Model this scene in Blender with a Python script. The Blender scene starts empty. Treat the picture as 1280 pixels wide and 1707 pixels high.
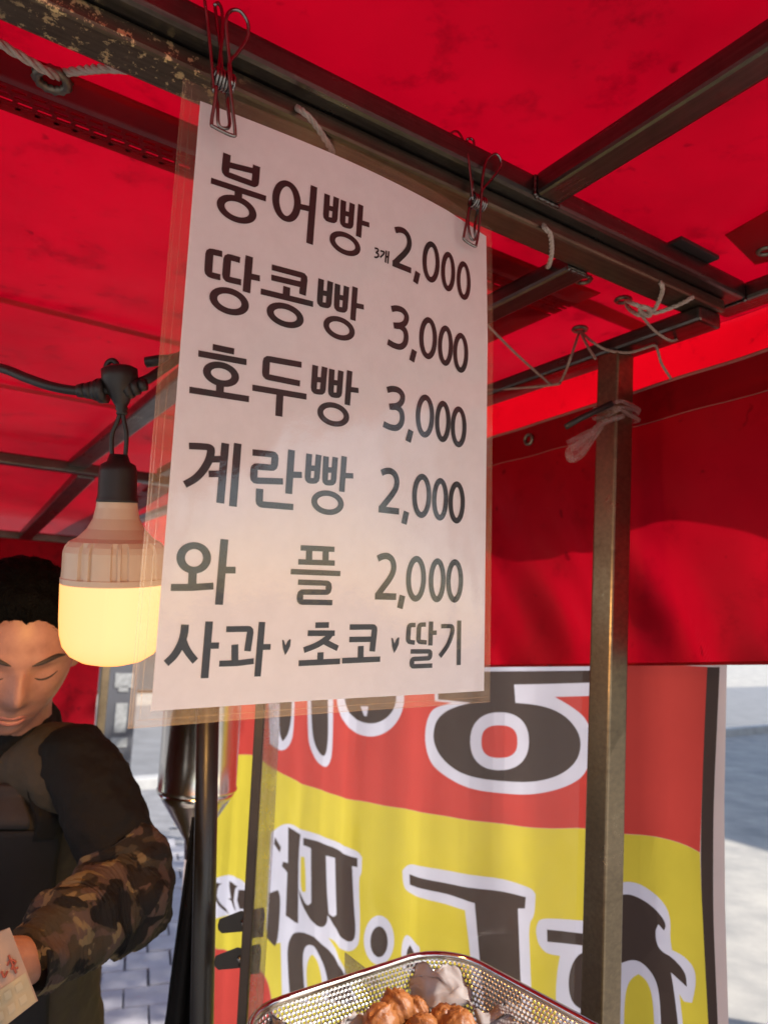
import bpy, bmesh, math, random
from mathutils import Vector, Matrix, noise
random.seed(7)
R = math.radians
sc = bpy.context.scene
# ------------------------------------------------------------------ camera
F, CX, CY = 1210.0, 640.0, 853.5          # photograph pixels (1280 x 1707)
PITCH, ROLL, EYE = R(8.7), R(2.1), 1.6
fwd = Vector((0, math.cos(PITCH), math.sin(PITCH)))
_u0 = Vector((0, -math.sin(PITCH), math.cos(PITCH)))
_r0 = Vector((1, 0, 0))
rgt = _r0*math.cos(ROLL) + _u0*math.sin(ROLL)
upv = _u0*math.cos(ROLL) - _r0*math.sin(ROLL)
CAM = Vector((0, 0, EYE))
cd = bpy.data.cameras.new('camera'); cam = bpy.data.objects.new('camera', cd)
sc.collection.objects.link(cam); sc.camera = cam
cd.sensor_fit = 'VERTICAL'; cd.sensor_height = 36; cd.lens = 36*F/1707
m3 = Matrix((rgt, upv, -fwd)).transposed().to_4x4()
cam.matrix_world = Matrix.Translation(CAM) @ m3
cd.clip_start = 0.02; cd.clip_end = 400
cd.dof.use_dof = True; cd.dof.focus_distance = 0.6; cd.dof.aperture_fstop = 8.5
# ------------------------------------------------------------------ world, sun, exposure
SUN_EL, SUN_AZ = R(40), R(110)            # azimuth clockwise from +Y: behind the camera, to the right
w = bpy.data.worlds.new('World'); sc.world = w; w.use_nodes = True
nt = w.node_tree; sky = nt.nodes.new('ShaderNodeTexSky'); sky.sky_type = 'NISHITA'
sky.sun_disc = False; sky.sun_elevation = SUN_EL; sky.sun_rotation = SUN_AZ
nt.links.new(sky.outputs[0], nt.nodes['Background'].inputs[0]); nt.nodes['Background'].inputs[1].default_value = 0.15
sd = bpy.data.lights.new('sun', 'SUN'); sun = bpy.data.objects.new('sun', sd); sc.collection.objects.link(sun)
sd.energy = 4.2; sd.angle = R(0.6); sd.color = (1, .95, .87)
tosun = Vector((math.sin(SUN_AZ)*math.cos(SUN_EL), math.cos(SUN_AZ)*math.cos(SUN_EL), math.sin(SUN_EL)))
sun.rotation_euler = tosun.to_track_quat('Z', 'Y').to_euler(); sun.location = tosun*20
vs = sc.view_settings; vs.view_transform = 'Standard'; vs.look = 'None'; vs.exposure = 1.16; vs.gamma = 1
sc.cycles.max_bounces = 10; sc.cycles.transparent_max_bounces = 16; sc.cycles.diffuse_bounces = 5
sc.cycles.sample_clamp_indirect = 6; sc.cycles.caustics_reflective = False; sc.cycles.caustics_refractive = False

# ------------------------------------------------------------------ pixel helpers
def ray(x, y): return fwd + rgt*((x-CX)/F) - upv*((y-CY)/F)
def at(x, y, d): return CAM + ray(x, y)*d
def onz(x, y, z): q = ray(x, y); return CAM + q*((z-EYE)/q.z)
def onpl(x, y, P, n): q = ray(x, y); return CAM + q*((P-CAM).dot(n)/q.dot(n))
YAW = R(33.3)
e1 = Vector((math.cos(YAW), math.sin(YAW), 0)); e2 = Vector((-e1.y, e1.x, 0)); ez = Vector((0, 0, 1))
def AB(a, b, z): return e1*a + e2*b + ez*z            # stall axes: a along the front beam, b away from it
def ab_px(x, y, a): return onpl(x, y, e1*a, e1)       # on the vertical plane a = const

# ------------------------------------------------------------------ materials
MATS = {}
def new_mat(name):
    m = bpy.data.materials.new(name); m.use_nodes = True; MATS[name] = m
    t = m.node_tree; t.nodes.clear(); out = t.nodes.new('ShaderNodeOutputMaterial')
    return m, t, out
def N(t, kind, **kw):
    n = t.nodes.new('ShaderNode'+kind)
    for k, v in kw.items():
        if k.startswith('i_'):
            n.inputs[k[2:].replace('_', ' ')].default_value = v
        else: setattr(n, k, v)
    return n
def ramp(t, src, stops, interp='LINEAR'):
    r = N(t, 'ValToRGB'); r.color_ramp.interpolation = interp; el = r.color_ramp.elements
    while len(el) < len(stops): el.new(.5)
    for e, (p, c) in zip(el, stops): e.position = p; e.color = c if len(c) == 4 else (*c, 1)
    t.links.new(src, r.inputs[0]); return r.outputs[0]
def coords(t, scale=1, kind='Object', sv=None):
    c = N(t, 'TexCoord'); mp = N(t, 'Mapping'); t.links.new(c.outputs[kind], mp.inputs[0])
    mp.inputs['Scale'].default_value = sv if sv else (scale,)*3
    return mp.outputs[0]
def noise_(t, vec, scale, detail=4, rough=.55, dist=0):
    n = N(t, 'TexNoise'); t.links.new(vec, n.inputs['Vector'])
    n.inputs['Scale'].default_value = scale; n.inputs['Detail'].default_value = detail
    n.inputs['Roughness'].default_value = rough; n.inputs['Distortion'].default_value = dist
    return n.outputs['Fac']
def mixc(t, fac, a, b, mode='MIX'):
    m = N(t, 'Mix', data_type='RGBA', blend_type=mode)
    for s, v in ((m.inputs[0], fac), (m.inputs[6], a), (m.inputs[7], b)):
        if hasattr(v, 'is_linked'): t.links.new(v, s)
        else: s.default_value = v if not isinstance(v, tuple) or len(v) == 4 else (*v, 1)
    return m.outputs[2]
def math_(t, op, a, b=0.0):
    m = N(t, 'Math', operation=op)
    for s, v in zip(m.inputs, (a, b)):
        if hasattr(v, 'is_linked'): t.links.new(v, s)
        else: s.default_value = v
    return m.outputs[0]
def bump_(t, h, strength=.3, dist=.002):
    b = N(t, 'Bump'); b.inputs['Strength'].default_value = strength; b.inputs['Distance'].default_value = dist
    t.links.new(h, b.inputs['Height']); return b.outputs[0]
def pbr(name, col, rough=.5, metal=0., var=.25, scale=20, bump=0., bscale=80, spec=.5, col2=None, coat=0., rvar=.1, sv=None, bdist=.002):
    m, t, out = new_mat(name); p = N(t, 'BsdfPrincipled'); t.links.new(p.outputs[0], out.inputs[0])
    v = coords(t, sv=sv); f = noise_(t, v, scale, 6, .6)
    c2 = col2 if col2 else tuple(c*(1-var) for c in col)
    c = ramp(t, f, ((.3, c2), (.68, col))); t.links.new(c, p.inputs['Base Color'])
    p.inputs['Metallic'].default_value = metal
    rr = N(t, 'MapRange'); t.links.new(f, rr.inputs[0]); rr.inputs[3].default_value = rough-rvar; rr.inputs[4].default_value = rough+rvar
    t.links.new(rr.outputs[0], p.inputs['Roughness'])
    p.inputs['Specular IOR Level'].default_value = spec; p.inputs['Coat Weight'].default_value = coat
    if bump: t.links.new(bump_(t, noise_(t, v, bscale, 5), bump, bdist), p.inputs['Normal'])
    return m

def schlick(t, f0, nrm=None, gain=1.0):
    lw = N(t, 'LayerWeight'); lw.inputs[0].default_value = .5
    if nrm is not None: t.links.new(nrm, lw.inputs['Normal'])
    p5 = math_(t, 'POWER', lw.outputs['Facing'], 5.0)
    return math_(t, 'MULTIPLY', math_(t, 'ADD', math_(t, 'MULTIPLY', p5, 1-f0), f0), gain)
def tarp_mat(name, dcol, tcol, tr=.5, stain=.45):
    m, t, out = new_mat(name); v = coords(t)
    big = noise_(t, v, 2.2, 5, .6); small = noise_(t, v, 14, 6, .7)
    s = math_(t, 'MULTIPLY', ramp(t, big, ((.32, (.62,)*3), (.62, (1,)*3))), ramp(t, small, ((.30, (1-stain,)*3), (.46, (1,)*3))))
    spots = ramp(t, noise_(t, v, 33, 2, .5), ((.24, (.55,)*3), (.30, (1,)*3)))
    s = math_(t, 'MULTIPLY', s, spots)
    di = N(t, 'BsdfDiffuse'); tr_ = N(t, 'BsdfTranslucent'); gl = N(t, 'BsdfGlossy'); gl.inputs['Roughness'].default_value = .42
    t.links.new(mixc(t, 1., dcol, s, 'MULTIPLY'), di.inputs[0]); t.links.new(mixc(t, 1., tcol, s, 'MULTIPLY'), tr_.inputs[0])
    wv = N(t, 'TexWave', bands_direction='X'); wv.inputs['Scale'].default_value = 420; t.links.new(v, wv.inputs[0])
    wv2 = N(t, 'TexWave', bands_direction='Y'); wv2.inputs['Scale'].default_value = 420; t.links.new(v, wv2.inputs[0])
    h = math_(t, 'ADD', math_(t, 'MULTIPLY', wv.outputs[1], wv2.outputs[1]), math_(t, 'MULTIPLY', noise_(t, v, 9, 4), 8.))
    nb = bump_(t, h, .25, .0015)
    for n in (di, tr_, gl): t.links.new(nb, n.inputs['Normal'])
    mx = N(t, 'MixShader'); mx.inputs[0].default_value = tr; t.links.new(di.outputs[0], mx.inputs[1]); t.links.new(tr_.outputs[0], mx.inputs[2])
    m2 = N(t, 'MixShader'); t.links.new(schlick(t, .015, nb, .35), m2.inputs[0])
    t.links.new(mx.outputs[0], m2.inputs[1]); t.links.new(gl.outputs[0], m2.inputs[2]); t.links.new(m2.outputs[0], out.inputs[0])
    return m
tarp_mat('tarp', (.34, .0015, .010), (.33, .0003, .008), .62)
tarp_mat('tarp_sunlit', (.40, .002, .010), (.62, .001, .008), .66)  # brighter copy of the tarp: sunlight on the side drop put into its colour
tarp_mat('tarp_hem', (.27, .004, .014), (.75, .002, .02), .62, .3)
tarp_mat('tarp_curtain', (.30, .003, .012), (.34, .001, .009), .5, .25)

def steel_mat(name, base, dark, rough=.38, metal=.85, paint=None):
    m, t, out = new_mat(name); p = N(t, 'BsdfPrincipled'); t.links.new(p.outputs[0], out.inputs[0])
    v = coords(t); st = coords(t, sv=(3, 60, 60))
    f = noise_(t, v, 9, 8, .7); g = noise_(t, st, 3, 5, .6); k = math_(t, 'ADD', math_(t, 'MULTIPLY', f, .6), math_(t, 'MULTIPLY', g, .4))
    c = ramp(t, k, ((.34, dark), (.62, base)))
    sp = ramp(t, noise_(t, v, 130, 2), ((.70, (0,)*3), (.78, (.5,)*3)))
    c = mixc(t, sp, c, tuple(min(1, x*1.3) for x in base))
    if paint:
        sx = N(t, 'SeparateXYZ'); t.links.new(v, sx.inputs[0])
        msk = math_(t, 'MULTIPLY', ramp(t, noise_(t, coords(t, sv=(30, 30, 30)), 3.4, 7, .7), ((.55, (0,)*3), (.60, (1,)*3))),
                    ramp(t, math_(t, 'ADD', math_(t, 'ABSOLUTE', math_(t, 'SUBTRACT', sx.outputs[0], .47)), math_(t, 'MULTIPLY', noise_(t, v, 25, 3), .06)), ((.085, (1,)*3), (.125, (0,)*3))))
        c = mixc(t, msk, c, paint)
    t.links.new(c, p.inputs['Base Color']); p.inputs['Metallic'].default_value = metal
    rr = N(t, 'MapRange'); t.links.new(k, rr.inputs[0]); rr.inputs[1].default_value = .3; rr.inputs[2].default_value = .7
    rr.inputs[3].default_value = rough+.15; rr.inputs[4].default_value = rough-.08; t.links.new(rr.outputs[0], p.inputs['Roughness'])
    t.links.new(bump_(t, k, .25, .0012), p.inputs['Normal']); return m
steel_mat('tube', (.15, .137, .125), (.048, .042, .038), .29, .94)
steel_mat('tube_worn', (.17, .135, .095), (.055, .043, .034), .36, .88, paint=(.74, .58, .30, 1))
steel_mat('tube_post', (.27, .205, .13), (.12, .092, .062), .30, .95)
pbr('black_plastic', (.018, .017, .017), .45, var=.3, bump=.15, bscale=60)
pbr('black_pole', (.02, .019, .018), .35, var=.3, bump=.1, bscale=40)
pbr('brown_pole', (.05, .038, .03), .45, metal=.3, var=.4)
pbr('lamp_plastic', (.72, .57, .41), .4, var=.06)
pbr('wire', (.26, .24, .23), .24, metal=1, var=.35, scale=90)
pbr('brass', (.22, .20, .16), .45, metal=.9, var=.5, scale=120)
pbr('rope', (.46, .39, .34), .85, var=.35, scale=160, bump=.5, bscale=400)
pbr('rope_thin', (.34, .26, .22), .85, var=.35, scale=160, bump=.5, bscale=400)
pbr('thread', (.36, .09, .08), .8, var=.3)
pbr('stainless', (.72, .68, .62), .2, metal=1, var=.1, scale=6, bump=.04, bscale=30)
pbr('rim_steel', (.62, .58, .53), .16, metal=1, var=.15, scale=14)
pbr('ink', (.012, .008, .009), .55, var=.3, scale=300)
def paper_mat():
    m, t, out = new_mat('paper'); v = coords(t)
    di = N(t, 'BsdfDiffuse'); tl = N(t, 'BsdfTranslucent'); mx = N(t, 'MixShader'); mx.inputs[0].default_value = .16
    c = ramp(t, noise_(t, v, 60, 6, .7), ((.3, (.79, .79, .80)), (.7, (.85, .85, .86))))
    t.links.new(c, di.inputs[0]); t.links.new(c, tl.inputs[0]); t.links.new(di.outputs[0], mx.inputs[1]); t.links.new(tl.outputs[0], mx.inputs[2])
    t.links.new(mx.outputs[0], out.inputs[0])
paper_mat()
def film_mat(name, haze, rough, ior=1.5, bumpk=.35, tint=(1, 1, 1, 1), hz=(.8, .74, .66, 1)):
    m, t, out = new_mat(name); v = coords(t, sv=(1, 1, .35))
    h = math_(t, 'ADD', math_(t, 'MULTIPLY', noise_(t, v, 16, 2, .5), 1.0), math_(t, 'MULTIPLY', noise_(t, coords(t), 130, 3, .6), .035))
    nb = bump_(t, h, bumpk, .01)
    tp = N(t, 'BsdfTransparent'); tp.inputs[0].default_value = tint
    gl = N(t, 'BsdfGlossy'); gl.inputs['Roughness'].default_value = rough; t.links.new(nb, gl.inputs['Normal'])
    fr_ = schlick(t, ((ior-1)/(ior+1))**2, nb)
    base = tp.outputs[0]
    if haze:
        di = N(t, 'BsdfDiffuse'); tl = N(t, 'BsdfTranslucent'); di.inputs[0].default_value = hz; tl.inputs[0].default_value = hz
        a = N(t, 'MixShader'); a.inputs[0].default_value = .82; t.links.new(di.outputs[0], a.inputs[1]); t.links.new(tl.outputs[0], a.inputs[2])
        b = N(t, 'MixShader'); k = ramp(t, noise_(t, coords(t), 25, 6, .7), ((.3, (haze*.6,)*3), (.7, (min(1, haze*1.5),)*3)))
        t.links.new(k, b.inputs[0]); t.links.new(tp.outputs[0], b.inputs[1]); t.links.new(a.outputs[0], b.inputs[2]); base = b.outputs[0]
    mx = N(t, 'MixShader'); t.links.new(fr_, mx.inputs[0]); t.links.new(base, mx.inputs[1]); t.links.new(gl.outputs[0], mx.inputs[2])
    t.links.new(mx.outputs[0], out.inputs[0])
film_mat('film', 0, .07, 1.47, .30)
film_mat('film_margin', .13, .14, 1.45, .3, hz=(.92, .80, .56, 1))  # amber haze tint puts the bulb's gold glow into the margin's colour
film_mat('vinyl', .02, .12, 1.45, .5, hz=(.8, .8, .8, 1))
film_mat('vinyl_fold', .45, .2, 1.45, .5, hz=(.45, .47, .45, 1))
film_mat('tie_plastic', .35, .25, 1.4, .6, hz=(.7, .6, .57, 1))
def cloth_print(name, col, tr=.5):
    m, t, out = new_mat(name); v = coords(t)
    c = ramp(t, noise_(t, v, 5, 5, .6), ((.3, tuple(x*.86 for x in col)), (.7, col)))
    di = N(t, 'BsdfDiffuse'); tl = N(t, 'BsdfTranslucent'); mx = N(t, 'MixShader'); mx.inputs[0].default_value = tr
    t.links.new(c, di.inputs[0]); t.links.new(c, tl.inputs[0]); t.links.new(di.outputs[0], mx.inputs[1]); t.links.new(tl.outputs[0], mx.inputs[2])
    t.links.new(mx.outputs[0], out.inputs[0])
cloth_print('print_white', (.66, .65, .73)); cloth_print('print_red', (.56, .066, .052)); cloth_print('print_yellow', (.66, .54, .06))
cloth_print('print_brown', (.070, .050, .042)); cloth_print('print_hem', (.62, .50, .46))
BULB = .98
def bulb_mat():
    m, t, out = new_mat('bulb_glow'); e = N(t, 'Emission')
    lw = N(t, 'LayerWeight'); lw.inputs[0].default_value = .35
    c = ramp(t, lw.outputs['Facing'], ((.0, (1, .46, .21)), (.65, (1, .40, .15)), (1, (1, .32, .05))))
    t.links.new(c, e.inputs[0]); e.inputs[1].default_value = BULB; tp = N(t, 'BsdfTransparent'); tp.inputs[0].default_value = (1, .9, .7, 1); mx = N(t, 'MixShader'); mx.inputs[0].default_value = .30
    t.links.new(e.outputs[0], mx.inputs[1]); t.links.new(tp.outputs[0], mx.inputs[2]); t.links.new(mx.outputs[0], out.inputs[0])
bulb_mat()
def perf_mat():
    m, t, out = new_mat('perforated_steel'); p = N(t, 'BsdfPrincipled'); uv = N(t, 'UVMap'); sp = N(t, 'SeparateXYZ'); t.links.new(uv.outputs[0], sp.inputs[0])
    S = 1/.0056
    row = math_(t, 'FLOOR', math_(t, 'MULTIPLY', sp.outputs[1], S*1.15))
    fx = math_(t, 'SUBTRACT', math_(t, 'FRACT', math_(t, 'ADD', math_(t, 'MULTIPLY', sp.outputs[0], S), math_(t, 'MULTIPLY', row, .5))), .5)
    fy = math_(t, 'SUBTRACT', math_(t, 'FRACT', math_(t, 'MULTIPLY', sp.outputs[1], S*1.15)), .5)
    d = math_(t, 'SQRT', math_(t, 'ADD', math_(t, 'MULTIPLY', fx, fx), math_(t, 'MULTIPLY', fy, fy)))
    hole = math_(t, 'LESS_THAN', d, .31)
    p.inputs['Base Color'].default_value = (.68, .64, .58, 1); p.inputs['Metallic'].default_value = 1; p.inputs['Roughness'].default_value = .28
    rim = ramp(t, d, ((.28, (0,)*3), (.5, (1,)*3))); t.links.new(bump_(t, rim, .6, .001), p.inputs['Normal'])
    tp = N(t, 'BsdfTransparent'); mx = N(t, 'MixShader'); t.links.new(hole, mx.inputs[0]); t.links.new(p.outputs[0], mx.inputs[1]); t.links.new(tp.outputs[0], mx.inputs[2])
    t.links.new(mx.outputs[0], out.inputs[0])
perf_mat()
pbr('cake', (.27, .098, .022), .5, col2=(.10, .028, .008), scale=70, bump=.7, bscale=130, var=.4, spec=.4)
pbr('liner', (.25, .225, .22), .7, var=.1, bump=.25, bscale=30)
def skin_mat():
    m, t, out = new_mat('skin'); p = N(t, 'BsdfPrincipled'); t.links.new(p.outputs[0], out.inputs[0]); v = coords(t)
    c = ramp(t, noise_(t, v, 38, 7, .7), ((.3, (.25, .115, .084)), (.7, (.36, .185, .135)))); t.links.new(c, p.inputs['Base Color'])
    p.inputs['Roughness'].default_value = .48; p.inputs['Subsurface Weight'].default_value = .12; p.inputs['Subsurface Radius'].default_value = (.01, .004, .002)
    t.links.new(bump_(t, noise_(t, v, 260, 3), .12, .0006), p.inputs['Normal'])
skin_mat()
pbr('lip', (.36, .13, .10), .45, var=.2, scale=60); pbr('brow', (.03, .022, .02), .7, var=.3)
pbr('hair', (.0010, .0009, .0009), .75, spec=.08, var=.4, scale=100, bump=.8, bscale=260, bdist=.004)
pbr('black_cloth', (.007, .006, .006), .85, var=.35, scale=30, bump=.4, bscale=30, spec=.2, bdist=.008)
pbr('olive_cloth', (.055, .042, .029), .8, var=.4, scale=12, bump=.4, bscale=35, spec=.25, bdist=.006)
pbr('apron_cloth', (.010, .009, .011), .8, var=.3, scale=20, bump=.3, bscale=30, spec=.25)
pbr('pocket_cloth', (.036, .028, .028), .8, var=.3, scale=20, bump=.3, bscale=40, spec=.25)
pbr('trouser_cloth', (.016, .014, .026), .85, var=.3, scale=20, bump=.3, bscale=30)
pbr('shoe', (.02, .018, .018), .5, var=.3)
def camo_mat():
    m, t, out = new_mat('camouflage'); p = N(t, 'BsdfPrincipled'); t.links.new(p.outputs[0], out.inputs[0]); v = coords(t); p.inputs['Specular IOR Level'].default_value = .15
    c = (.014, .011, .010, 1)
    for off, sc_, th, col in ((0, 17, .50, (.034, .026, .018, 1)), (3.1, 21, .54, (.058, .038, .032, 1)), (7.7, 24, .57, (.115, .086, .048, 1)), (12.3, 19, .58, (.007, .006, .006, 1))):
        mp = N(t, 'Mapping'); t.links.new(v, mp.inputs[0]); mp.inputs['Location'].default_value = (off, off*.7, -off)
        k = ramp(t, noise_(t, mp.outputs[0], sc_, 2.5, .5, .6), ((th-.008, (0,)*3), (th+.008, (1,)*3))); c = mixc(t, k, c, col)
    t.links.new(c, p.inputs['Base Color']); p.inputs['Roughness'].default_value = .75
    t.links.new(bump_(t, noise_(t, v, 30, 4), .5, .006), p.inputs['Normal'])
camo_mat()
pbr('bag_paper', (.36, .235, .165), .75, var=.15, scale=30); pbr('bag_print', (.40, .32, .19), .75, var=.15, scale=60); pbr('bag_mark', (.44, .37, .24), .75, var=.2, scale=60); pbr('bag_ink', (.30, .06, .03), .7)
pbr('pavement_base', (.20, .195, .20), .9, var=.3, scale=8, bump=.3)
pbr('paver', (.32, .305, .32), .85, var=.22, scale=7, bump=.35, bscale=120)
pbr('road', (.17, .17, .175), .85, var=.3, scale=3, bump=.4, bscale=90)
pbr('concrete', (.37, .34, .295), .85, var=.35, scale=2.6, bump=.35, bscale=40, col2=(.20, .19, .175))
pbr('kerb', (.38, .37, .36), .85, var=.3, scale=5)
pbr('wall_pale', (.62, .56, .46), .8, var=.2, scale=2); pbr('wall_grey', (.20, .21, .24), .7, var=.3, scale=1.5); pbr('wall_brick', (.36, .20, .14), .85, var=.3, scale=6)
pbr('shutter', (.09, .09, .10), .5, var=.3, scale=2); pbr('poster', (.66, .66, .62), .7, var=.5, scale=5); pbr('board_letter', (.34, .34, .33), .7, var=.5, scale=30); pbr('glass_dark', (.05, .06, .07), .08, var=.2, spec=.8)
pbr('sign_yellow', (.75, .55, .08), .6, var=.2, scale=2); pbr('sign_blue', (.25, .42, .55), .6, var=.2, scale=2)
pbr('bark', (.13, .095, .07), .9, var=.4, scale=18, bump=.7, bscale=30)
pbr('leaf_green', (.10, .12, .03), .6, var=.4, scale=3); pbr('leaf_yellow', (.70, .46, .12), .6, var=.2)

# ------------------------------------------------------------------ object helpers
COL = sc.collection; WL = {}
def tag(o, label=None, cat=None, group=None, kind=None):
    if label: o['label'] = label
    if cat: o['category'] = cat
    if group: o['group'] = group
    if kind: o['kind'] = kind
    return o
def empty(name, loc, label, cat, group=None):
    o = bpy.data.objects.new(name, None); COL.objects.link(o); o.location = loc; o.empty_display_size = .05; WL[o] = Vector(loc)
    return tag(o, label, cat, group)
class MB:
    def __init__(s): s.v = []; s.f = []; s.uv = {}
    def add(s, vs, fs):
        n = len(s.v); s.v += [Vector(x) for x in vs]; s.f += [tuple(i+n for i in f) for f in fs]; return s
    def box(s, c, ax, half):
        c = Vector(c); P = []
        for sx in (-1, 1):
            for sy in (-1, 1):
                for sz in (-1, 1): P.append(c + ax[0]*half[0]*sx + ax[1]*half[1]*sy + ax[2]*half[2]*sz)
        return s.add(P, [(0, 1, 3, 2), (4, 6, 7, 5), (0, 4, 5, 1), (2, 3, 7, 6), (0, 2, 6, 4), (1, 5, 7, 3)])
    def tube(s, pts, r, n=8, closed=False, cap=True):
        pts = [Vector(p) for p in pts]; m = len(pts)
        rr = r if isinstance(r, (list, tuple)) else [r]*m
        d0 = None; rings = []
        for i, p in enumerate(pts):
            if closed: d = (pts[(i+1) % m]-pts[i-1]).normalized()
            else: d = (pts[min(i+1, m-1)]-pts[max(i-1, 0)]).normalized()
            if d0 is None:
                x = d.cross(Vector((0, 0, 1)) if abs(d.z) < .9 else Vector((1, 0, 0))).normalized()
            else:
                x = (x - d*x.dot(d)).normalized()
            d0 = d; y = d.cross(x)
            rings.append([p + (x*math.cos(2*math.pi*k/n)+y*math.sin(2*math.pi*k/n))*rr[i] for k in range(n)])
        fs = []
        for i in range(m if closed else m-1):
            j = (i+1) % m
            for k in range(n): fs.append((i*n+k, i*n+(k+1) % n, j*n+(k+1) % n, j*n+k))
        if not closed and cap: fs += [tuple(range(n-1, -1, -1)), tuple((m-1)*n+k for k in range(n))]
        return s.add([p for rg in rings for p in rg], fs)
    def lathe(s, base, prof, n=40, axis=ez, capb=True, capt=True, rib=None):
        ax = axis.normalized(); x = ax.orthogonal().normalized(); y = ax.cross(x); vs = []; fs = []
        for (r, h) in prof:
            for k in range(n):
                a = 2*math.pi*k/n; q = r*(rib(a, h) if rib else 1); vs.append(Vector(base)+ax*h+(x*math.cos(a)+y*math.sin(a))*q)
        for i in range(len(prof)-1):
            for k in range(n): fs.append((i*n+k, i*n+(k+1) % n, (i+1)*n+(k+1) % n, (i+1)*n+k))
        if capb: fs.append(tuple(range(n-1, -1, -1)))
        if capt: fs.append(tuple((len(prof)-1)*n+k for k in range(n)))
        return s.add(vs, fs)
    def grid(s, fn, nu, nv):
        vs = [fn(i/nu, j/nv) for j in range(nv+1) for i in range(nu+1)]
        fs = [(j*(nu+1)+i, j*(nu+1)+i+1, (j+1)*(nu+1)+i+1, (j+1)*(nu+1)+i) for j in range(nv) for i in range(nu)]
        return s.add(vs, fs)
    def build(s, name, mat, parent=None, smooth=False, bevel=0, base=None, normals=True, solid=0, sub=0):
        me = bpy.data.meshes.new(name)
        c = sum(s.v, Vector())/max(1, len(s.v))
        if base is None: c.z = min(v.z for v in s.v)
        else: c = Vector(base)
        me.from_pydata([v-c for v in s.v], [], s.f); me.update()
        if normals or bevel:
            bm = bmesh.new(); bm.from_mesh(me)
            if normals: bmesh.ops.recalc_face_normals(bm, faces=bm.faces)
            if bevel: bmesh.ops.bevel(bm, geom=[e for e in bm.edges if len(e.link_faces) == 2 and e.calc_face_angle(0) > .6], offset=bevel, segments=2, affect='EDGES', profile=.6)
            bm.to_mesh(me); bm.free()
        if smooth:
            for p in me.polygons: p.use_smooth = True
        me.materials.append(MATS[mat]); o = bpy.data.objects.new(name, me); COL.objects.link(o)
        WL[o] = c
        if parent: o.parent = parent; o.location = c - WL[parent]
        else: o.location = c
        if solid: md = o.modifiers.new('thickness', 'SOLIDIFY'); md.thickness = solid; md.offset = 0
        if sub: md = o.modifiers.new('smooth', 'SUBSURF'); md.levels = md.render_levels = sub
        return o
def catmull(P, n=8, closed=False):
    P = [Vector(p) for p in P]; out = []; m = len(P)
    for i in range(m if closed else m-1):
        p0 = P[i-1] if (closed or i > 0) else P[0]*2-P[1]
        p1, p2 = P[i], P[(i+1) % m]; p3 = P[(i+2) % m] if (closed or i+2 < m) else P[-1]*2-P[-2]
        for k in range(n):
            t = k/n; out.append(.5*((2*p1)+(p2-p0)*t+(2*p0-5*p1+4*p2-p3)*t*t+(3*p1-p0-3*p2+p3)*t**3))
    if not closed: out.append(P[-1])
    return out
def rope_mb(pts, r, pitch=None, n=6, k=3):
    """a rope laid from three twisted strands"""
    pts = [Vector(p) for p in pts]; mb = MB(); pitch = pitch or r*9
    L = [0]
    for i in range(1, len(pts)): L.append(L[-1]+(pts[i]-pts[i-1]).length)
    tot = L[-1]; m = max(12, int(tot/pitch*9)); q = []
    j = 0
    for i in range(m+1):
        s_ = tot*i/m
        while j < len(L)-2 and L[j+1] < s_: j += 1
        t = (s_-L[j])/max(1e-9, L[j+1]-L[j]); q.append(pts[j].lerp(pts[j+1], t))
    x = None; fr = []
    for i, p in enumerate(q):
        d = (q[min(i+1, m)]-q[max(i-1, 0)]).normalized()
        x = d.orthogonal().normalized() if x is None else (x-d*x.dot(d)).normalized()
        fr.append((x, d.cross(x)))
    for s_ in range(k):
        mb.tube([q[i]+(fr[i][0]*math.cos(2*math.pi*(s_/k+tot*i/m/pitch))+fr[i][1]*math.sin(2*math.pi*(s_/k+tot*i/m/pitch)))*r*.5 for i in range(m+1)], r*.56, n)
    return mb
def noise3(p): return noise.noise(Vector(p))

# ================================================================== SETTING: ground, road, kerb
GX = Vector((1, 0, 0)); GY = Vector((0, 1, 0)); AX = (GX, GY, ez)
g = MB().add([(-150, -150, -.02), (150, -150, -.02), (150, 150, -.02), (-150, 150, -.02)], [(0, 1, 2, 3)]).build('ground', 'concrete'); tag(g, 'pale worn concrete ground around the stall', None, None, 'structure')
rd = MB()
rdv = [AB(-60, 7.2, -.012), AB(60, 7.2, -.012), AB(60, 13.5, -.012), AB(-60, 13.5, -.012)]
rd = MB().add(rdv, [(0, 1, 2, 3)]).build('road', 'road'); tag(rd, 'grey asphalt road beyond the pavement', None, None, 'structure')
kb = MB().box(AB(0, 7.12, .03), (e1, e2, ez), (55, .08, .07)).build('kerb', 'kerb', bevel=.02); tag(kb, 'pale stone kerb along the asphalt road', None, None, 'structure')
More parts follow.
